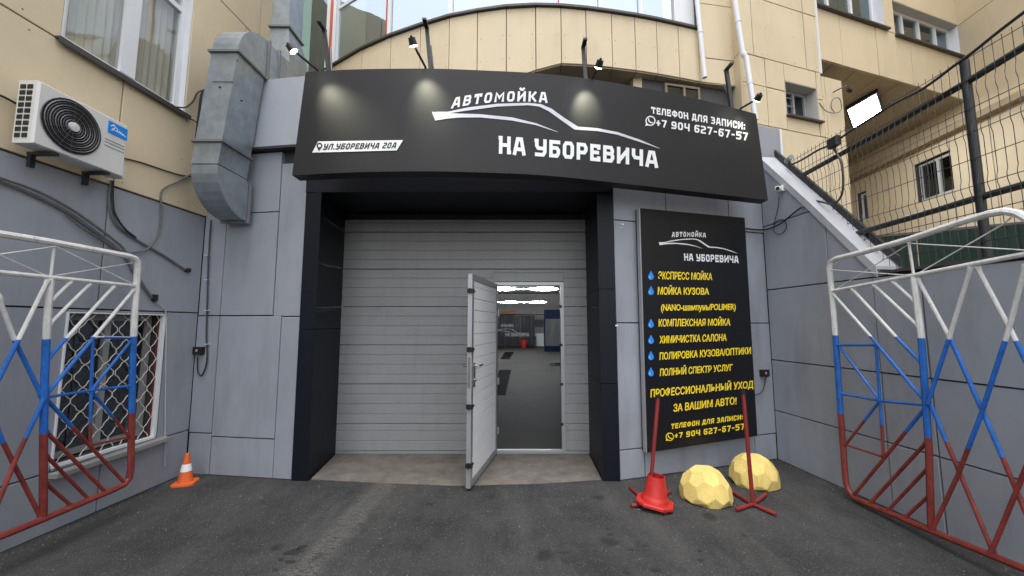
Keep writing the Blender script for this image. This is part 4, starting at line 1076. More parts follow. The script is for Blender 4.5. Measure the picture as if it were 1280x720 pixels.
grid_panels(RW, [0, .86, 1.45], [2.03, 2.83], [], 'cladding_panel', GREY, rw, fn=lambda a, z: slope(a) - .01 - z, **GR)
grid_panels(RW, [0, .86], [2.83, 3.70], [], 'cladding_panel', GREY, rw, fn=lambda a, z: slope(a) - .01 - z, **GR)
COPW = mat('white_coping', (.40, .41, .44), .45, dirt=.25)
P = [(.03, 3.72), (.70, slope(.70) + .02), (1.345, slope(1.345) + .02)]
for (a, z), (b, zz_) in zip(P, P[1:]):
    mb = MB(); dd = RW.d * (b - a) + Vector((0, 0, zz_ - z)); mb.obox(RW.pt(a, z - .01, -.20), dd * .997, RW.n * .215, (0, 0, .03)); mb.obox(RW.pt(a, z - .085, .003), dd * .997, RW.n * .012, (0, 0, .074)); mb.build('coping', COPW, rw)
mb = MB(); mb.obox(RW.pt(.02, 3.76, -.24), RW.d * 1.34 + Vector((0, 0, 2.12 - 3.76)), RW.n * .035, (0, 0, .09)); mb.build('coping_edge', BLKM, rw)
MB().sbox(RW, 1.36, 5.4, 2.052, 2.075, -.30, .02).build('coping', SILL, rw)
# raised terrace behind it
MB().box((3.65, -14, 0.02), (14, 14, 1.95)).build('upper_terrace', mat('terrace_soil', (.09, .085, .075), .95, bump=.5, bscale=20), kind='structure')
# dark green sheet fence on the terrace
gf = thing('sheet_fence', 'dark green corrugated sheet fence behind the black mesh, on the upper level', 'fence', (5.6, 5.0, 1.95))
GA, GB = Vector((5.15, 5.62, 0)), Vector((6.75, 4.55, 0)); gd_ = (GB - GA).normalized()
GRN = mat('dark_green_sheet', (.008, .028, .02), .5, var=.2, dirt=.3)
for k in range(4):
    A_ = GA + gd_ * (k * .62); 
    mb = MB(); vs = []; fs = []
    for i in range(13):
        o = Vector((gd_.y, -gd_.x, 0)) * (.018 if i % 2 else -.018); p = A_ + gd_ * (.60 * i / 12) + o
        vs += [p + Vector((0, 0, 1.95)), p + Vector((0, 0, 2.86))]
        if i: fs.append((2 * i - 2, 2 * i, 2 * i + 1, 2 * i - 1))
    mb.add(vs, fs).build('sheet_panel', GRN, gf)
    MB().tube([A_ + Vector((0, .05, 1.95)), A_ + Vector((0, .05, 2.9))], .025, 6).build('post', BLKM, gf)
mb = MB(); nn = Vector((gd_.y, -gd_.x, 0)); mb.obox(GA + Vector((0, 0, 2.87)), gd_ * 2.5, nn * -.1, (0, 0, .03)); mb.build('top_rail', SILL, gf)
t = thing('terrace_matting', 'flat dark green canopy strip above the retaining wall', 'matting', (4.5, 4, 1.95))
vs = []
MB().prism([(3.95, 5.4, 1.951), (4.7, 4.6, 1.951), (7.9, 2.6, 1.951), (7.9, 5.6, 1.951)], (0, 0, .03)).build('green_mat', GRN, t)  # thin green mat lying flat on the terrace ground

# ------------------------------------------------------------------ black welded mesh fence on the wall
FX = 3.44
mf = thing('mesh_fence', 'black welded mesh fence with round rails on top of the retaining wall', 'fence', (FX, 3.5, 2.1))
def fz(y):   # foot of the mesh follows the coping
    return 2.09 if y < 3.40 else 2.09 + (3.72 - 2.09) * (y - 3.40) / (4.70 - 3.40)
MB().tube([(FX, 4.46, 3.36), (FX, 3.4, 3.39), (FX, 2.75, 3.425), (FX, 2.4, 3.46), (FX, .4, 3.46)], .026, 8).build('top_rail', BLKM, mf, smooth=True)
MB().tube([(FX, 3.80, 2.505), (FX, 2.7, 2.535), (FX, .4, 2.56)], .026, 8).build('lower_rail', BLKM, mf, smooth=True)
for y in (2.745, .8): MB().tube([(FX + .0, y, 2.07), (FX, y, 3.60)], .028, 10).build('post', BLKM, mf, smooth=True)
mb = MB(); y = .9
while y < 4.62:
    z = fz(y); P = [(FX - .03, y, z)]
    for zc in (2.62, 3.02, 3.32):
        for dz, o in ((-.06, 0), (-.02, -.011), (.02, -.011), (.06, 0)):
            if zc + dz > z + .02: P.append((FX - .03 + o, y, zc + dz))
    P.append((FX - .03, y, 3.62)); mb.tube([P[0], *P[1:]], .0028, 4, caps=False); y += .055
for z in (2.2, 2.42, 2.62, 2.82, 3.02, 3.2, 3.42, 3.585):
    ye = 4.62 if z > 3.62 else 3.40 + (z - 2.09) / (3.72 - 2.09) * 1.3
    for dz in ((-.0, ) if z != 3.585 else (0, )): mb.tube([(FX - .034, .9, z + dz), (FX - .034, min(ye, 4.6), z + dz)], .0032, 4, caps=False)
mb.build('wire_mesh', BLKM, mf, kind='stuff')
cab = [atx(*p, 3.37) for p in ((984, 208), (1002, 200), (1022, 188), (1040, 180), (1060, 166), (1085, 150), (1102, 139), (1122, 127), (1150, 113), (1172, 98), (1190, 84), (1215, 66), (1250, 38), (1300, 0))]
tag(MB().tube(smooth_path(cab, 4), .011, 6).build('power_cable', CABLE, smooth=True), 'thick black cable sagging along the top edge of the mesh fence', 'cable')
bx = atx(1045, 178, 3.36)
t = thing('junction_box', 'black square junction box hung on the mesh fence', 'junction box', bx)
MB().prism([bx + Vector((0, a, b)) for a, b in ((-.06, -.05), (.06, -.05), (.06, .05), (-.06, .05))], (-.05, 0, 0), .006).build('box', BLACK, t)
MB().tube([bx + Vector((-.02, 0, -.05)), bx + Vector((-.02, 0, -.09))], .013, 8).build('gland', BLACK, t)
tag(MB().tube(smooth_path([bx + Vector((-.02, 0, -.08))] + [atx(*p, 3.33) for p in ((1052, 205), (1054, 232), (1050, 248), (1040, 255), (1025, 252), (1014, 251))] + [RW.pp(*p, .03) for p in ((1002, 259), (990, 268), (978, 278), (964, 285), (955, 287))] + [FR.pp(*p, .03) for p in ((945, 287), (928, 285))], 4), .010, 6).build('black_cable', CABLE, smooth=True),
    'black cable looping down from the fence box over the coping to the wall', 'cable')
tag(MB().tube(smooth_path([RW.pp(*p, .012) for p in ((974, 246), (972, 262), (967, 282), (969, 291), (977, 292), (983, 284), (980, 275), (971, 276), (967, 284))], 4), .0045, 5).build('camera_wire', CABLE, smooth=True),
    'thin black wire coiled in a loop below the white camera', 'wire')
# cameras on the wall
t = thing('security_camera', 'white bullet camera on the grey wall just right of the big sign', 'camera', RW.pp(974, 240))
c0 = RW.pp(978, 236, .0); mw_ = mat('camera_white', (.75, .75, .75), .4)
MB().prism([c0 + RW.d * a + Vector((0, 0, b)) for a, b in ((-.035, -.035), (.035, -.035), (.035, .035), (-.035, .035))], RW.n * .03, .006).build('base', mw_, t)
ax = (Vector((-.55, -.75, -.25))).normalized(); cb = c0 + RW.n * .06
MB().tube([cb - ax * .05, cb - ax * .04, cb + ax * .055, cb + ax * .06], [.022, .03, .03, .026], 14).build('body', mw_, t, smooth=True)
MB().tube([cb + ax * .0605, cb + ax * .064], .020, 14).build('lens', BLACK, t)
t = thing('security_camera', 'small grey box camera at the top of the slanting coping', 'camera', atx(985, 199, 3.22))
c0 = atx(986, 199, 3.22); ax = Vector((-.3, -.9, -.05)).normalized()
MB().tube([c0 - ax * .07, c0 + ax * .07], .028, 10).build('body', mat('camera_grey', (.25, .25, .25), .5), t, smooth=True); MB().tube([c0, c0 + Vector((.02, .02, -.09))], .010, 6).build('bracket', BLKM, t)

# ------------------------------------------------------------------ air conditioner
AX = -3.36
ac = thing('air_conditioner', 'white outdoor air conditioner unit on brackets below the upper left window', 'air conditioner', (AX - .2, 2.7, 2.76))
ay0 = (atx(46, 102.5, AX).y + atx(42, 181, AX).y) / 2; ay1 = (atx(163, 156, AX).y + atx(153, 220, AX).y) / 2; az0 = (atx(153, 220, AX).z + atx(42, 181, AX).z) / 2; az1 = (atx(46, 102.5, AX).z + atx(163, 156, AX).z) / 2; adx = .14
def abox(x0, x1, y0, y1, z0, z1, name, m, **k):
    mb = MB(); mb.prism([(x0, y0, z0), (x0, y1, z0), (x0, y1, z1), (x0, y0, z1)], (x1 - x0, 0, 0), .012); return mb.build(name, m, ac)
abox(AX - adx, AX, ay0, ay1, az0, az1, 'casing', ACW)
# side grille facing the camera
for i in range(9):
    for j in range(2):
        z = az0 + .04 + i * .045; x = AX - .125 + j * .05
        MB().box((x, ay0 - .004, z), (x + .038, ay0 + .002, z + .031)).build('vent_slot', BLACK, ac)
# fan grille: rings and spokes over a dark disc
fc = Vector((AX, (atx(90, 160, AX)).y, (az0 + az1) / 2 + .005)); FRd = .200
MX = [Vector((0, math.cos(q), math.sin(q))) for q in [2 * math.pi * k / 32 for k in range(32)]]
MB().add([fc + Vector((.002, 0, 0)) + v * FRd for v in MX], [tuple(range(32))]).build('fan_opening', mat('fan_dark', (.012, .012, .014), .6), ac)
mb = MB()
for k in range(32):
    vs_ = MX[k], MX[(k + 1) % 32]
rngs = [FRd * (i + 1) / 12 for i in range(2, 12)]
for i, r in enumerate(rngs):
    big = (i % 2 == 0)
    mb.tube([fc + Vector((.012 if i < 9 else .006, 0, 0)) + v * r for v in MX + MX[:1]], .0032 if not big else .0042, 4, mi=0 if not big else 1, caps=False)
for k in range(0, 32, 2): mb.tube([fc + Vector((.012, 0, 0)) + MX[k] * .04, fc + Vector((.008, 0, 0)) + MX[k] * FRd], .0022, 4, caps=False)
mb.build('fan_grille', [mat('grille_dark', (.04, .04, .045), .5), mat('grille_mid', (.10, .10, .11), .5)], ac)
MB().lathe([(.036, 0), (.034, .016), (.0, .02)], fc + Vector((.006, 0, 0)), 20, M=__import__('mathutils').Matrix.Rotation(R(90), 3, 'Y')).build('fan_hub', ACW, ac)
mb = MB()
for i, z in enumerate((.265, .24, .21)): mb.box((AX, atx(131, 176, AX).y, az0 + z), (AX + .003, ay1 - .02, az0 + z + .004))
mb.build('casing_groove', mat('groove_grey', (.25, .25, .25), .6), ac)
b0, b1 = atx(136, 149, AX), atx(158.5, 172, AX)
yb0, yb1, zb0, zb1 = b0.y, b1.y, az1 - .135, az1 - .035
MB().box((AX, yb0, zb0), (AX + .004, yb1, zb1)).build('badge', mat('badge_blue', (.0, .22, .75), .4), ac)
def bproj(u, v, off=0): return Vector((AX + .0055 + off, yb0 + (yb1 - yb0) * u, zb0 + (zb1 - zb0) * v))
mb = MB()
for pts, wd in (([(.12, .62), (.24, .8), (.36, .66), (.44, .6)], .06), ([(.36, .66), (.2, .42), (.14, .25)], .05), ([(.14, .25), (.3, .42), (.42, .36), (.46, .56)], .05), ([(.46, .4), (.52, .34), (.55, .5)], .05), ([(.6, .32), (.62, .46), (.68, .46), (.69, .3)], .045), ([(.73, .28), (.8, .3), (.79, .4), (.74, .38), (.73, .28)], .04), ([(.83, .26), (.88, .36), (.92, .24)], .04)):
    v_, f_ = strip(pts, wd); mb.add([bproj(p.x, p.y) for p in v_], f_)
mb.build('badge_script', WHITE, ac)
for y in (ay0 + .14, ay1 - .14):
    mb = MB(); mb.obox((-3.545, y - .02, az0 - .03), (.20, 0, 0), (0, .035, 0), (0, 0, .022)); mb.obox((-3.545, y - .015, az0 - .12), (.03, 0, 0), (0, .03, 0), (0, 0, .1)); mb.build('bracket', BLKM, ac)
mb = MB(); mb.box((AX - .12, ay1, az0 + .0), (AX - .03, ay1 + .035, az0 + .12)); mb.build('valve_cover', ACW, ac)

# ------------------------------------------------------------------ ventilation duct
du = thing('ventilation_duct', 'galvanised square ventilation duct bending down beside the grey fascia', 'duct', (-3, 3.9, 2.8))
def section(path, w_, d_, name, m=GALV, close=True):
    """path: (x centre, y, z, tilt) square rings swept in the y-z plane"""
    mb = MB(); vs = []; 
    for x, y, z, t, ww, dd in path:
        ny, nz = math.sin(t), math.cos(t)      # direction across the depth
        for sx, sdp in ((-1, -1), (1, -1), (1, 1), (-1, 1)):
            vs.append((x + sx * ww / 2, y + sdp * dd / 2 * nz, z + sdp * dd / 2 * ny))
    fs = []; n_ = len(path)
    for i in range(n_ - 1):
        for k in range(4):
            j = (k + 1) % 4; fs.append((4 * i + k, 4 * i + j, 4 * i + 4 + j, 4 * i + 4 + k))
    if close: fs += [(0, 3, 2, 1), (4 * n_ - 4, 4 * n_ - 3, 4 * n_ - 2, 4 * n_ - 1)]
    mb.add(vs, fs); return mb.build(name, m, du)
W_, D_ = .27, .42; xt, xb = -2.945, -3.045
def flange(x, y, z, t, ww, dd, th=.022):
    s_, c__ = math.sin(t), math.cos(t)
    a = (x, y + s_ * th / 2, z - c__ * th / 2, t, ww + .05, dd + .05); b = (x, y - s_ * th / 2, z + c__ * th / 2, t, ww + .05, dd + .05)
    section([a, b], 0, 0, 'flange', GALVD)
yc = 3.90
def xl(z): return xb + (xt - xb) * (z - 3.4) / (4.4 - 3.4)
section([(xl(3.44), yc, 3.44, 0, W_, D_), (xl(4.38), yc, 4.38, 0, W_, D_)], W_, D_, 'straight_duct')
section([(xl(3.20), yc, 3.20, 0, W_, D_), (xl(3.425), yc, 3.425, 0, W_, D_)], W_, D_, 'straight_duct')
flange(xl(3.43), yc, 3.432, 0, W_, D_); flange(xl(4.39), yc, 4.39, 0, W_, D_)
arc = []                                     # lower elbow, back into the wall
for k in range(9):
    t = R(90) * k / 8; rr = D_ / 2 + .03; cy_, cz_ = yc + rr, 3.19
    arc.append((xl(3.2) + .0 * k, cy_ - rr * math.cos(t), cz_ - rr * math.sin(t), -(-t) * 1.0, W_, D_))
arc = [(x, y, z, t, a, b) for (x, y, z, t, a, b) in arc]
section(arc, W_, D_, 'elbow'); e = arc[-1]
flange(e[0], e[1] + .02, e[2], R(90), W_, D_)
arc = []                                     # upper elbow, back towards the riser
for k in range(9):
    t = R(90) * k / 8; rr = D_ / 2 + .02; cy_, cz_ = yc + rr, 4.40
    arc.append((xl(4.4), cy_ - rr * math.cos(t), cz_ + rr * math.sin(t), -t, W_, D_))
section(arc, W_, D_, 'elbow'); e = arc[-1]
flange(e[0], e[1] + .015, e[2], R(90), W_, D_ )
section([(e[0], e[1] + .03, e[2], R(-90), W_, D_), (e[0] + .03, e[1] + .16, e[2] + .0, R(-90), W_ * .95, D_)], 0, 0, 'straight_duct')
flange(e[0] + .03, e[1] + .17, e[2], R(90), W_ * .95, D_)
section([(e[0] + .03, e[1] + .18, e[2], R(-90), W_ * .95, D_), (e[0] + .07, e[1] + .52, e[2] + .05, R(-90), .24, .36)], 0, 0, 'taper_duct')
rx = -2.93
section([(rx + .0, 4.70, 4.42, 0, .30, .46), (rx + .02, 4.70, 5.0, 0, .29, .44), (rx, 4.66, 5.33, 0, .22, .30)], 0, 0, 'taper_duct')
flange(rx, 4.66, 5.345, 0, .22, .30)
section([(rx, 4.66, 5.36, 0, .22, .30), (rx - .0, 4.66, 8.5, 0, .22, .30)], 0, 0, 'riser_duct')
mb = MB()
for p in ((275, 109), (302, 126), (296, 76)):
    c = aty(*p, yc - D_ / 2 - .004) if p[0] < 290 else atx(p[0], p[1], xl(4.2) + W_ / 2 + .004)
    for k in range(3): mb.lathe([(.012, -.004), (.012, .004)], c, 8); break
mb.build('screw_heads', BLACK, du, kind='stuff')
section([(-2.935, 3.68, 4.06, 0, .22, .005), (-2.935, 3.68, 4.07, 0, .22, .005)], 0, 0, 'seam_strip')

# ------------------------------------------------------------------ cables on the left wall
def cable(S, pts, r, label, off=.02, m=CABLE, name='cable', k=4):
    return tag(MB().tube(smooth_path([S.pp(*p, off + (p[2] if len(p) > 2 else 0)) if len(p) == 2 else S.pp(p[0], p[1], p[2]) for p in pts], k), r, 6).build(name, m, smooth=True), label, 'cable')
cable(LW, [(-60, 205), (0, 227), (38, 242), (80, 263), (111, 284), (153, 317), (167, 339), (177, 354), (189, 371)], .013, 'thick grey conduit running down the grey wall to a small black box', m=CABG)
cable(LW, [(-60, 198), (0, 222), (40, 236), (80, 256), (112, 277), (150, 306), (158, 318)], .010, 'thinner grey conduit bound to the thick one on the grey wall', m=CABG, off=.035)
cable(LW, [(83, 268), (101, 284), (128, 300), (153, 315), (172, 315), (184, 311), (194, 300), (200, 285), (202, 262), (201, 243), (206, 235), (222, 227), (240, 217)], .0085, 'grey cable curving up from the conduits to the duct foot', m=CABG, off=.03)
cable(LW, [(140, 226), (137, 245), (138, 262), (146, 281), (160, 293), (176, 303), (204, 319), (231, 337)], .013, 'twin insulated pipe from the air conditioner to a wall sleeve', m=CABG, off=.02)
cable(LW, [(141, 226), (141, 250), (144, 268), (156, 286), (170, 297)], .009, 'second thin insulated pipe hanging below the air conditioner', off=.04)
p_ = LW.pp(232, 338, 0); tag(MB().tube([p_, p_ + LW.n * .045], .024, 12).build('pipe_sleeve', BLKM), 'short dark pipe sleeve in the grey wall by the corner', 'sleeve')
tag(MB().tube([LW.pp(189, 371, .02), LW.pp(207, 388, .02), LW.pp(208, 400, .02), LW.pp(207, 470, .02), LW.pp(206, 583, .02)], .006, 6).build('thin_conduit', mat('pale_conduit', (.40, .40, .41), .5)), 'thin pale conduit down the grey wall between window and corner', 'conduit')
t = thing('cable_box', 'small black cable box at the conduit bend above the barred window', 'box', LW.pp(190, 373)); a, z = LW.px(190, 372)
MB().sbox(LW, a - .02, a + .02, z - .03, z + .03, .012, .045).build('box', BLACK, t); MB().sbox(LW, a - .012, a + .012, z - .042, z - .03, .018, .038).build('gland', BLACK, t)
cable(LW, [(-50, 98), (0, 119), (14, 126), (32, 136)], .008, 'short black cable entering the air conditioner from the left', off=.03)
cable(LW, [(156, 198), (176, 203), (200, 211), (222, 218), (240, 221)], .007, 'black cable along the foot of the cream boards right of the unit')
cable(LW, [(221, 134), (232, 134), (241, 127), (247, 116), (256, 112)], .0085, 'black cable leaving the upper window sill towards the duct', off=.05)
cable(LW, [(256, 112), (252, 118), (249, 140), (245, 175), (241, 215)], .012, 'black cable dropping along the left edge of the galvanised duct', off=.05)
tag(MB().tube(smooth_path([FL.pp(*p, .03) for p in ((264, 275), (262, 300), (260, 342), (259, 380), (258, 420), (259, 446), (256, 462), (251, 470), (247, 462), (247, 446))], 4), .008, 6).build('power_cable', CABLE, smooth=True), 'black power lead hanging from the duct to the left socket', 'cable')
def socket(S, px, py, label, wpx=.05):
    a, z = S.px(px, py); t = thing('power_socket', label, 'socket', S.pt(a, z))
    MB().sbox(S, a - .055, a + .055, z - .04, z + .04, .001, .045).build('socket_box', BLACK, t)
    MB().sbox(S, a - .014, a + .006, z - .01, z + .014, .0455, .049).build('socket_face', mat('pale_pink', (.6, .3, .32), .5), t)
    MB().tube([S.pt(a + .03, z - .05, .022), S.pt(a + .03, z - .01, .022)], .014, 8).build('plug', BLACK, t)
socket(FL, 251, 438, 'black power socket on the grey wall left of the gateway')
socket(FR, 953.5, 466, 'black power socket right of the black services board')
tag(MB().tube(smooth_path([FR.pp(*p, .03) for p in ((957, 472), (955, 484), (951, 491), (944, 494))], 4), .006, 6).build('power_lead', CABLE, smooth=True), 'short black lead under the right socket, going behind the board', 'cable')
mb = MB()
for y in (320, 350, 388, 430): a, z = FL.px(261, y); mb.sbox(FL, a - .02, a + .02, z - .003, z + .003, .0, .042)
tag(mb.build('cable_clip', PLAST), 'row of small pale clips holding the left power lead', 'clips')

# ------------------------------------------------------------------ tricolour gates
def gate(X, pieces, label, hinge_y):
    """pipes given as pixel polylines on the plane x = X; white, blue and red bands by height"""
    t = thing('tricolour_gate', label, 'gate', (X, 3, .1), 'open pipe gates at both sides of the yard')
    ZB, ZR = 1.50, (.845 if X < 0 else .765)
    for name, r, pts, *o in pieces:
        off = o[0] if o else 0
        P = []
        for q in pts:
            v = Vector(q) if len(q) == 3 else atx(q[0], q[1], X)
            v.x = X + off; P.append(v)
        Q = [P[0]]
        for a, b in zip(P, P[1:]):
            cuts = sorted([(zc - a.z) / (b.z - a.z) for zc in (ZB, ZR) if abs(b.z - a.z) > 1e-4 and 0.001 < (zc - a.z) / (b.z - a.z) < .999])
            for c in cuts: Q.append(a + (b - a) * c); Q.append(a + (b - a) * (c + 1e-4))
            Q.append(b)
        mb = MB(); rad = [r] * len(Q)
        if name == 'brace':
            d0 = (Q[1] - Q[0]).normalized(); d1_ = (Q[-1] - Q[-2]).normalized()
            Q = [Q[0], Q[0] + d0 * .022, Q[0] + d0 * .032] + Q[1:-1] + [Q[-1] - d1_ * .032, Q[-1] - d1_ * .022, Q[-1]]
            rad = [r * 1.4, r * 1.25, r] + [r] * (len(Q) - 6) + [r, r * 1.25, r * 1.4]
        mb.tube(Q, rad, 8 if r > .008 else 5)
        n_ = 8 if r > .008 else 5; zc_ = []
        for fi, fce in enumerate(mb.f):
            z = sum(mb.v[i][2] for i in fce) / len(fce); mb.m[fi] = 0 if z > ZB else (1 if z > ZR else 2)
        mb.build(name, [WPNT, BPNT, RPNT], t, smooth=True)
    return t
XL = -3.27
RT, RS_, RB, RR = .024, .021, .0145, .0045
left = [
 ('top_rail', RT, [(-92, 278), (0, 292.5), (60, 302), (162, 320.5), (168, 322.5), (171.5, 327), (172, 335), (169, 380), (166, 440), (165, 500), (163.5, 585), (161.5, 598), (155, 606), (140, 613), (54, 649), (0, 671), (-92, 709)]),
 ('second_rail', .0165, [(-92, 331), (0, 340.5), (63, 347), (170, 357.5)]),
 ('inner_stile', RS_, [(63, 348), (59, 400), (56, 470), (54.5, 540), (54, 648)]),
 ('short_rod', .009, [(68, 305), (63.5, 346)]),
 ('tie_rod', RR, [(-60, 325), (0, 317.5), (68, 308)], .012), ('tie_rod', RR, [(0, 318), (63, 346)], -.012),
 ('tie_rod', RR, [(68, 308), (168, 357)], .012), ('tie_rod', RR, [(63, 346), (171, 328)], -.012),
 ('brace', .0115, [(89, 352), (64, 376)]), ('brace', .0115, [(112.5, 355), (61, 406)]), ('brace', .0125, [(142.5, 358), (59, 449)]),
 ('brace', .0125, [(167.5, 362), (119, 420), (55.5, 496)]),
 ('brace', .0105, [(119, 421.5), (166, 422.5)]), ('brace', .0105, [(116, 421), (114, 487), (112.5, 557)]), ('brace', .0105, [(55, 497), (114, 488), (164.5, 482)]),
 ('brace', .0105, [(165.5, 424), (114, 488)]), ('brace', .0105, [(114, 488), (161, 546)]), ('brace', .009, [(112.5, 557), (163, 545.5)]),
 ('brace', .0125, [(56, 497), (157, 605)]), ('brace', .0125, [(57, 539), (133, 616)]), ('brace', .0115, [(57, 569), (112, 625)]), ('brace', .0115, [(57, 604), (90, 633)]),
 ('brace', .0125, [(58, 350), (19.5, 428), (-62, 588)], .01), ('brace', .0125, [(0, 372), (19.5, 425), (54, 496)], -.008), ('brace', .0125, [(-14, 339), (0, 372)], -.008),
 ('brace', .0125, [(54, 498), (32, 544), (17, 577), (-25, 680)], .008), ('brace', .0125, [(-62, 376), (2, 546), (17, 577), (53, 648)], -.008),
 ('inner_stile', RS_, [(-92, 279), (-92, 708)]), ('inner_stile', RS_, [(-62, 335), (-62, 696)]),
]
gate(XL, left, 'white, blue and red pipe gate leaf swung back against the left wall', 2.0)
XR = 3.10
right = [
 ('top_rail', RT, [(1346, 307), (1320, 297), (1294, 279), (1272, 267), (1256, 264), (1235, 267.5), (1200, 278), (1135, 299.5), (1080, 315), (1046, 323), (1039, 327), (1036.5, 335), (1040, 370), (1045, 430), (1051, 520), (1057, 600), (1060, 612), (1067, 621.5), (1080, 628), (1164, 663.5), (1280, 711), (1350, 740)]),
 ('second_rail', .0165, [(1040, 364), (1141, 344.5), (1280, 318), (1340, 306)]),
 ('inner_stile', RS_, [(1346, 305), (1350, 740)]), ('inner_stile', RS_, [(1142, 346), (1147, 385), (1151.5, 420), (1157, 500), (1161, 560), (1164, 661)]),
 ('short_rod', .009, [(1136, 303), (1142, 344)]),
 ('tie_rod', RR, [(1136, 304), (1041, 363)], .012), ('tie_rod', RR, [(1037, 337), (1142, 344.5)], -.012),
 ('tie_rod', RR, [(1142, 344), (1252, 280), (1262, 272)], .012), ('tie_rod', RR, [(1136, 304), (1280, 312.5), (1330, 316)], -.012),
 ('brace', .0115, [(1116, 352), (1143.5, 377)]), ('brace', .0115, [(1092, 356), (1149, 409)]), ('brace', .0125, [(1065, 361), (1120, 421), (1154, 456)]),
 ('brace', .0125, [(1041, 367), (1089, 421.5), (1159, 505)]),
 ('brace', .0105, [(1047, 431.5), (1095, 431.5)]), ('brace', .0105, [(1095, 431), (1100, 501), (1104.5, 570)]), ('brace', .0105, [(1053, 492.5), (1100, 501), (1160, 507)]),
 ('brace', .0105, [(1050, 434), (1100, 501)]), ('brace', .0105, [(1100, 501), (1057, 556)]), ('brace', .009, [(1057, 556), (1105, 571.5)]),
 ('brace', .0125, [(1160, 506), (1068, 618)]), ('brace', .0125, [(1160, 551), (1088, 629)]), ('brace', .0115, [(1162, 583), (1110, 638)]), ('brace', .0115, [(1163, 618), (1132, 646.5)]),
 ('brace', .0125, [(1145, 348), (1187, 425), (1228, 518), (1253, 576), (1316, 726)], .01), ('brace', .0125, [(1215, 334), (1187, 425), (1161, 505)], -.008),
 ('brace', .0125, [(1219, 333), (1262, 414), (1348, 590)], .01), ('brace', .0125, [(1284, 330), (1262, 414), (1228, 518), (1199, 594), (1167, 662)], -.008),
 ('brace', .0125, [(1162, 507), (1199, 594), (1240, 692)], .01), ('brace', .0125, [(1348, 430), (1240, 692)], -.008), ('brace', .0125, [(1290, 317), (1348, 440)], .01),
]
gate(XR, right, 'white, blue and red pipe gate leaf swung back against the right wall', 2.0)

# ------------------------------------------------------------------ traffic cone
tc_ = thing('traffic_cone', 'small orange traffic cone with one white band in the left corner', 'cone', (-3.33, 4.08, 0))
M_ = __import__('mathutils').Matrix.Rotation(R(14), 3, 'Z'); c = Vector((-3.31, 4.06, 0))
mb = MB(); P = []
for sx, sy in ((-1, -1), (1, -1), (1, 1), (-1, 1)):
    for k in (-1, 0, 1):
        a = math.atan2(sy, sx) + k * .22; P.append(c + M_ @ Vector((.115 * math.cos(a) * (1.0 if k else 1.04), .115 * math.sin(a) * (1.0 if k else 1.04), .0)))
mb.prism(P, (0, 0, .022), .006); mb.build('base', ORANGE, tc_)
def cone_r(z): return .066 - (z - .02) / .28 * .048
for z0, z1, m, nm in ((.022, .125, ORANGE, 'lower_cone'), (.1255, .195, WHITE, 'white_band'), (.1955, .292, ORANGE, 'upper_cone')):
    e_ = .001 if m is WHITE else 0
    pr = [(cone_r(z0) + e_, z0), (cone_r(z1) + e_, z1)] + ([(.012, .298)] if z1 > .25 else [])
    MB().lathe(pr, c, 20).build(nm, m, tc_, smooth=True)

# ------------------------------------------------------------------ red barrier posts
RP = mat('dark_red_post', (.22, .018, .02), .5, dirt=.4, var=.15, chips=(.06, .035, .03), chs=30, chp=.6)
t = thing('barrier_post', 'dark red steel post on a cross foot beside the rear yellow dome', 'post', (2.179, 3.645, 0), 'red barrier posts before the services board')
b = atz(941, 629, .03); tp = aty(929, 493, b.y + .01)
MB().tube([b, tp], .017, 10).build('pole', RP, t, smooth=True); MB().tube([tp, tp + Vector((0, 0, .03))], .021, 10).build('cap', BLACK, t)
for q in ((914, 614), (920, 637), (970, 643), (957, 618)):
    e_ = atz(*q, .02); mb = MB(); mb.tube([b + Vector((0, 0, -.008)), e_], .015, 8); mb.build('foot', RP, t, smooth=True)
t = thing('barrier_post', 'dark red steel post rising out of an upturned red cone', 'post', (1.27, 3.6, 0), 'red barrier posts before the services board')
b = atz(811.5, 628, .03); tp = aty(822.5, 498, b.y + .02)
MB().tube([b, tp], .017, 10).build('pole', RP, t, smooth=True); MB().tube([tp, tp + Vector((0, 0, .03))], .021, 10).build('cap', BLACK, t)
for q in ((787, 609), (789, 632), (832, 641), (838, 614)):
    e_ = atz(*q, .02); MB().tube([b + Vector((0, 0, -.008)), e_], .015, 8).build('foot', RP, t, smooth=True)
rc = thing('cut_cone', 'bright red rubber cone with its tip cut off, slipped over the left red post', 'cone', (1.3, 3.6, 0))
c = atz(818.5, 626, .05); top = aty(820.5, 596, c.y + .0)
ax = (top - c).normalized(); Rm = Vector((0, 0, 1)).rotation_difference(ax).to_matrix()
MB().lathe([(.118, .0), (.115, .03), (.105, .04), (.098, .055), (.074, .215), (.066, .215), (.085, .06)], c, 22, M=Rm).build('cone_wall', RED, rc, smooth=True)
P = []
for k in range(4):
    for j in (-1, 1):
        a = R(20) + k * math.pi / 2 + j * .30; P.append(c + Rm @ Vector((.172 * math.cos(a), .172 * math.sin(a), -.02)))
mb = MB(); mb.prism(P, ax * .026, .006); mb.build('base_flange', RED, rc)

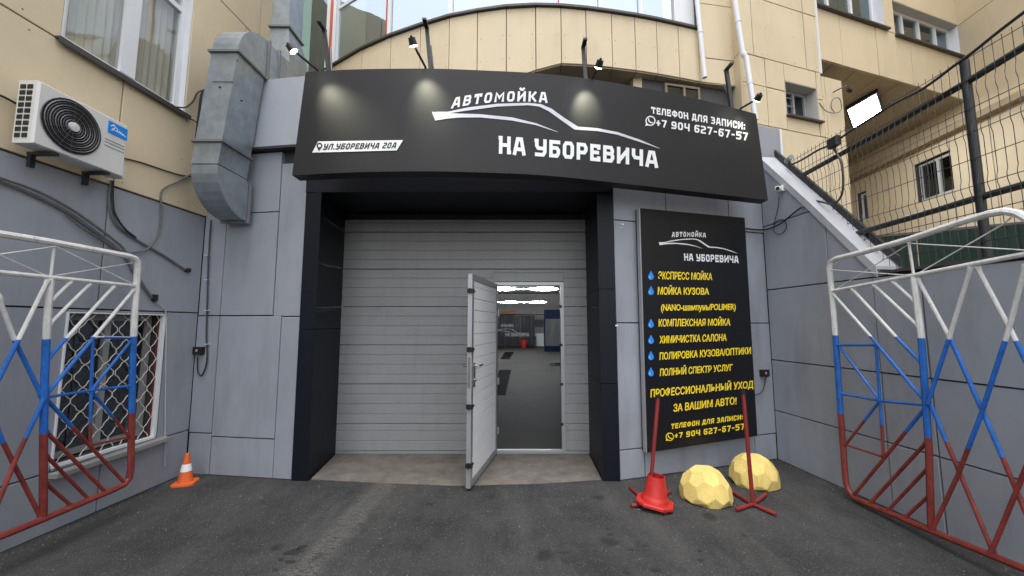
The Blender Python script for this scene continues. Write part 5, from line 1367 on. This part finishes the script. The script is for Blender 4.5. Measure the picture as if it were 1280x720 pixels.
# ------------------------------------------------------------------ yellow football-like concrete domes
def ico():
    ph = (1 + 5 ** .5) / 2; V = [Vector(v).normalized() for v in [(-1, ph, 0), (1, ph, 0), (-1, -ph, 0), (1, -ph, 0), (0, -1, ph), (0, 1, ph), (0, -1, -ph), (0, 1, -ph), (ph, 0, -1), (ph, 0, 1), (-ph, 0, -1), (-ph, 0, 1)]]
    Fc = [(0, 11, 5), (0, 5, 1), (0, 1, 7), (0, 7, 10), (0, 10, 11), (1, 5, 9), (5, 11, 4), (11, 10, 2), (10, 7, 6), (7, 1, 8), (3, 9, 4), (3, 4, 2), (3, 2, 6), (3, 6, 8), (3, 8, 9), (4, 9, 5), (2, 4, 11), (6, 2, 10), (8, 6, 7), (9, 8, 1)]
    return V, Fc
def dome(cx, cy, rad, hs, rot, label, sink=.05):
    V, Fc = ico(); W = list(V); mid = {}; T = []
    def mp_(a, b):
        k = (min(a, b), max(a, b))
        if k not in mid: W.append(((V[a] + V[b]) / 2).normalized()); mid[k] = len(W) - 1
        return mid[k]
    for a, b, c in Fc:
        x, y, z = mp_(a, b), mp_(b, c), mp_(c, a); T += [(a, x, z), (b, y, x), (c, z, y), (x, y, z)]
    faces = []
    for i, v in enumerate(W):
        pts = [sum((W[k] for k in t_), Vector()).normalized() for t_ in T if i in t_]
        ref = (pts[0] - v).normalized(); cr = v.cross(ref)
        pts.sort(key=lambda p: math.atan2((p - v).dot(cr), (p - v).dot(ref))); faces.append(pts)
    from mathutils import Matrix, Euler
    Rm_ = Euler((rot[0], rot[1], rot[2])).to_matrix(); t = thing('concrete_dome', label, 'bollard', (cx, cy, 0), 'yellow faceted domes before the services board')
    core = []
    mb0 = MB()
    for f_ in faces:
        P = [Rm_ @ p for p in f_]; c3 = sum(P, Vector()) / len(P)
        if c3.z < -.75: continue
        Q = [Vector((cx + p.x * rad, cy + p.y * rad, max(.001, sink + p.z * hs))) for p in P]
        cq = sum(Q, Vector()) / len(Q)
        if all(q.z <= .0011 for q in Q): continue
        out = Vector((c3.x, c3.y, c3.z)).normalized(); n_ = len(Q)
        inn = [q + (cq - q) * .045 + out * .003 for q in Q]; back = [q - out * .02 for q in Q]
        vs = back + [q + (cq - q) * .008 - out * .003 for q in Q] + inn
        fs = [tuple(range(2 * n_, 3 * n_))]
        for r in range(2):
            for i in range(n_): j = (i + 1) % n_; fs.append((r * n_ + i, r * n_ + j, (r + 1) * n_ + j, (r + 1) * n_ + i))
        nrm = (Q[1] - Q[0]).cross(Q[2] - Q[1])
        if nrm.dot(out) < 0: fs = [x[::-1] for x in fs]
        MB().add(vs, fs).build('facet', DOME, t)
d1 = atz(883.5, 622, 0); d2 = atz(947.5, 602, 0)
dome(1.79, 3.72, .224, .245, (.3, .2, .5), 'front yellow faceted concrete dome between the two red posts')
dome(2.46, 4.07, .224, .245, (1.1, .5, 1.9), 'rear yellow faceted concrete dome behind the right red post')
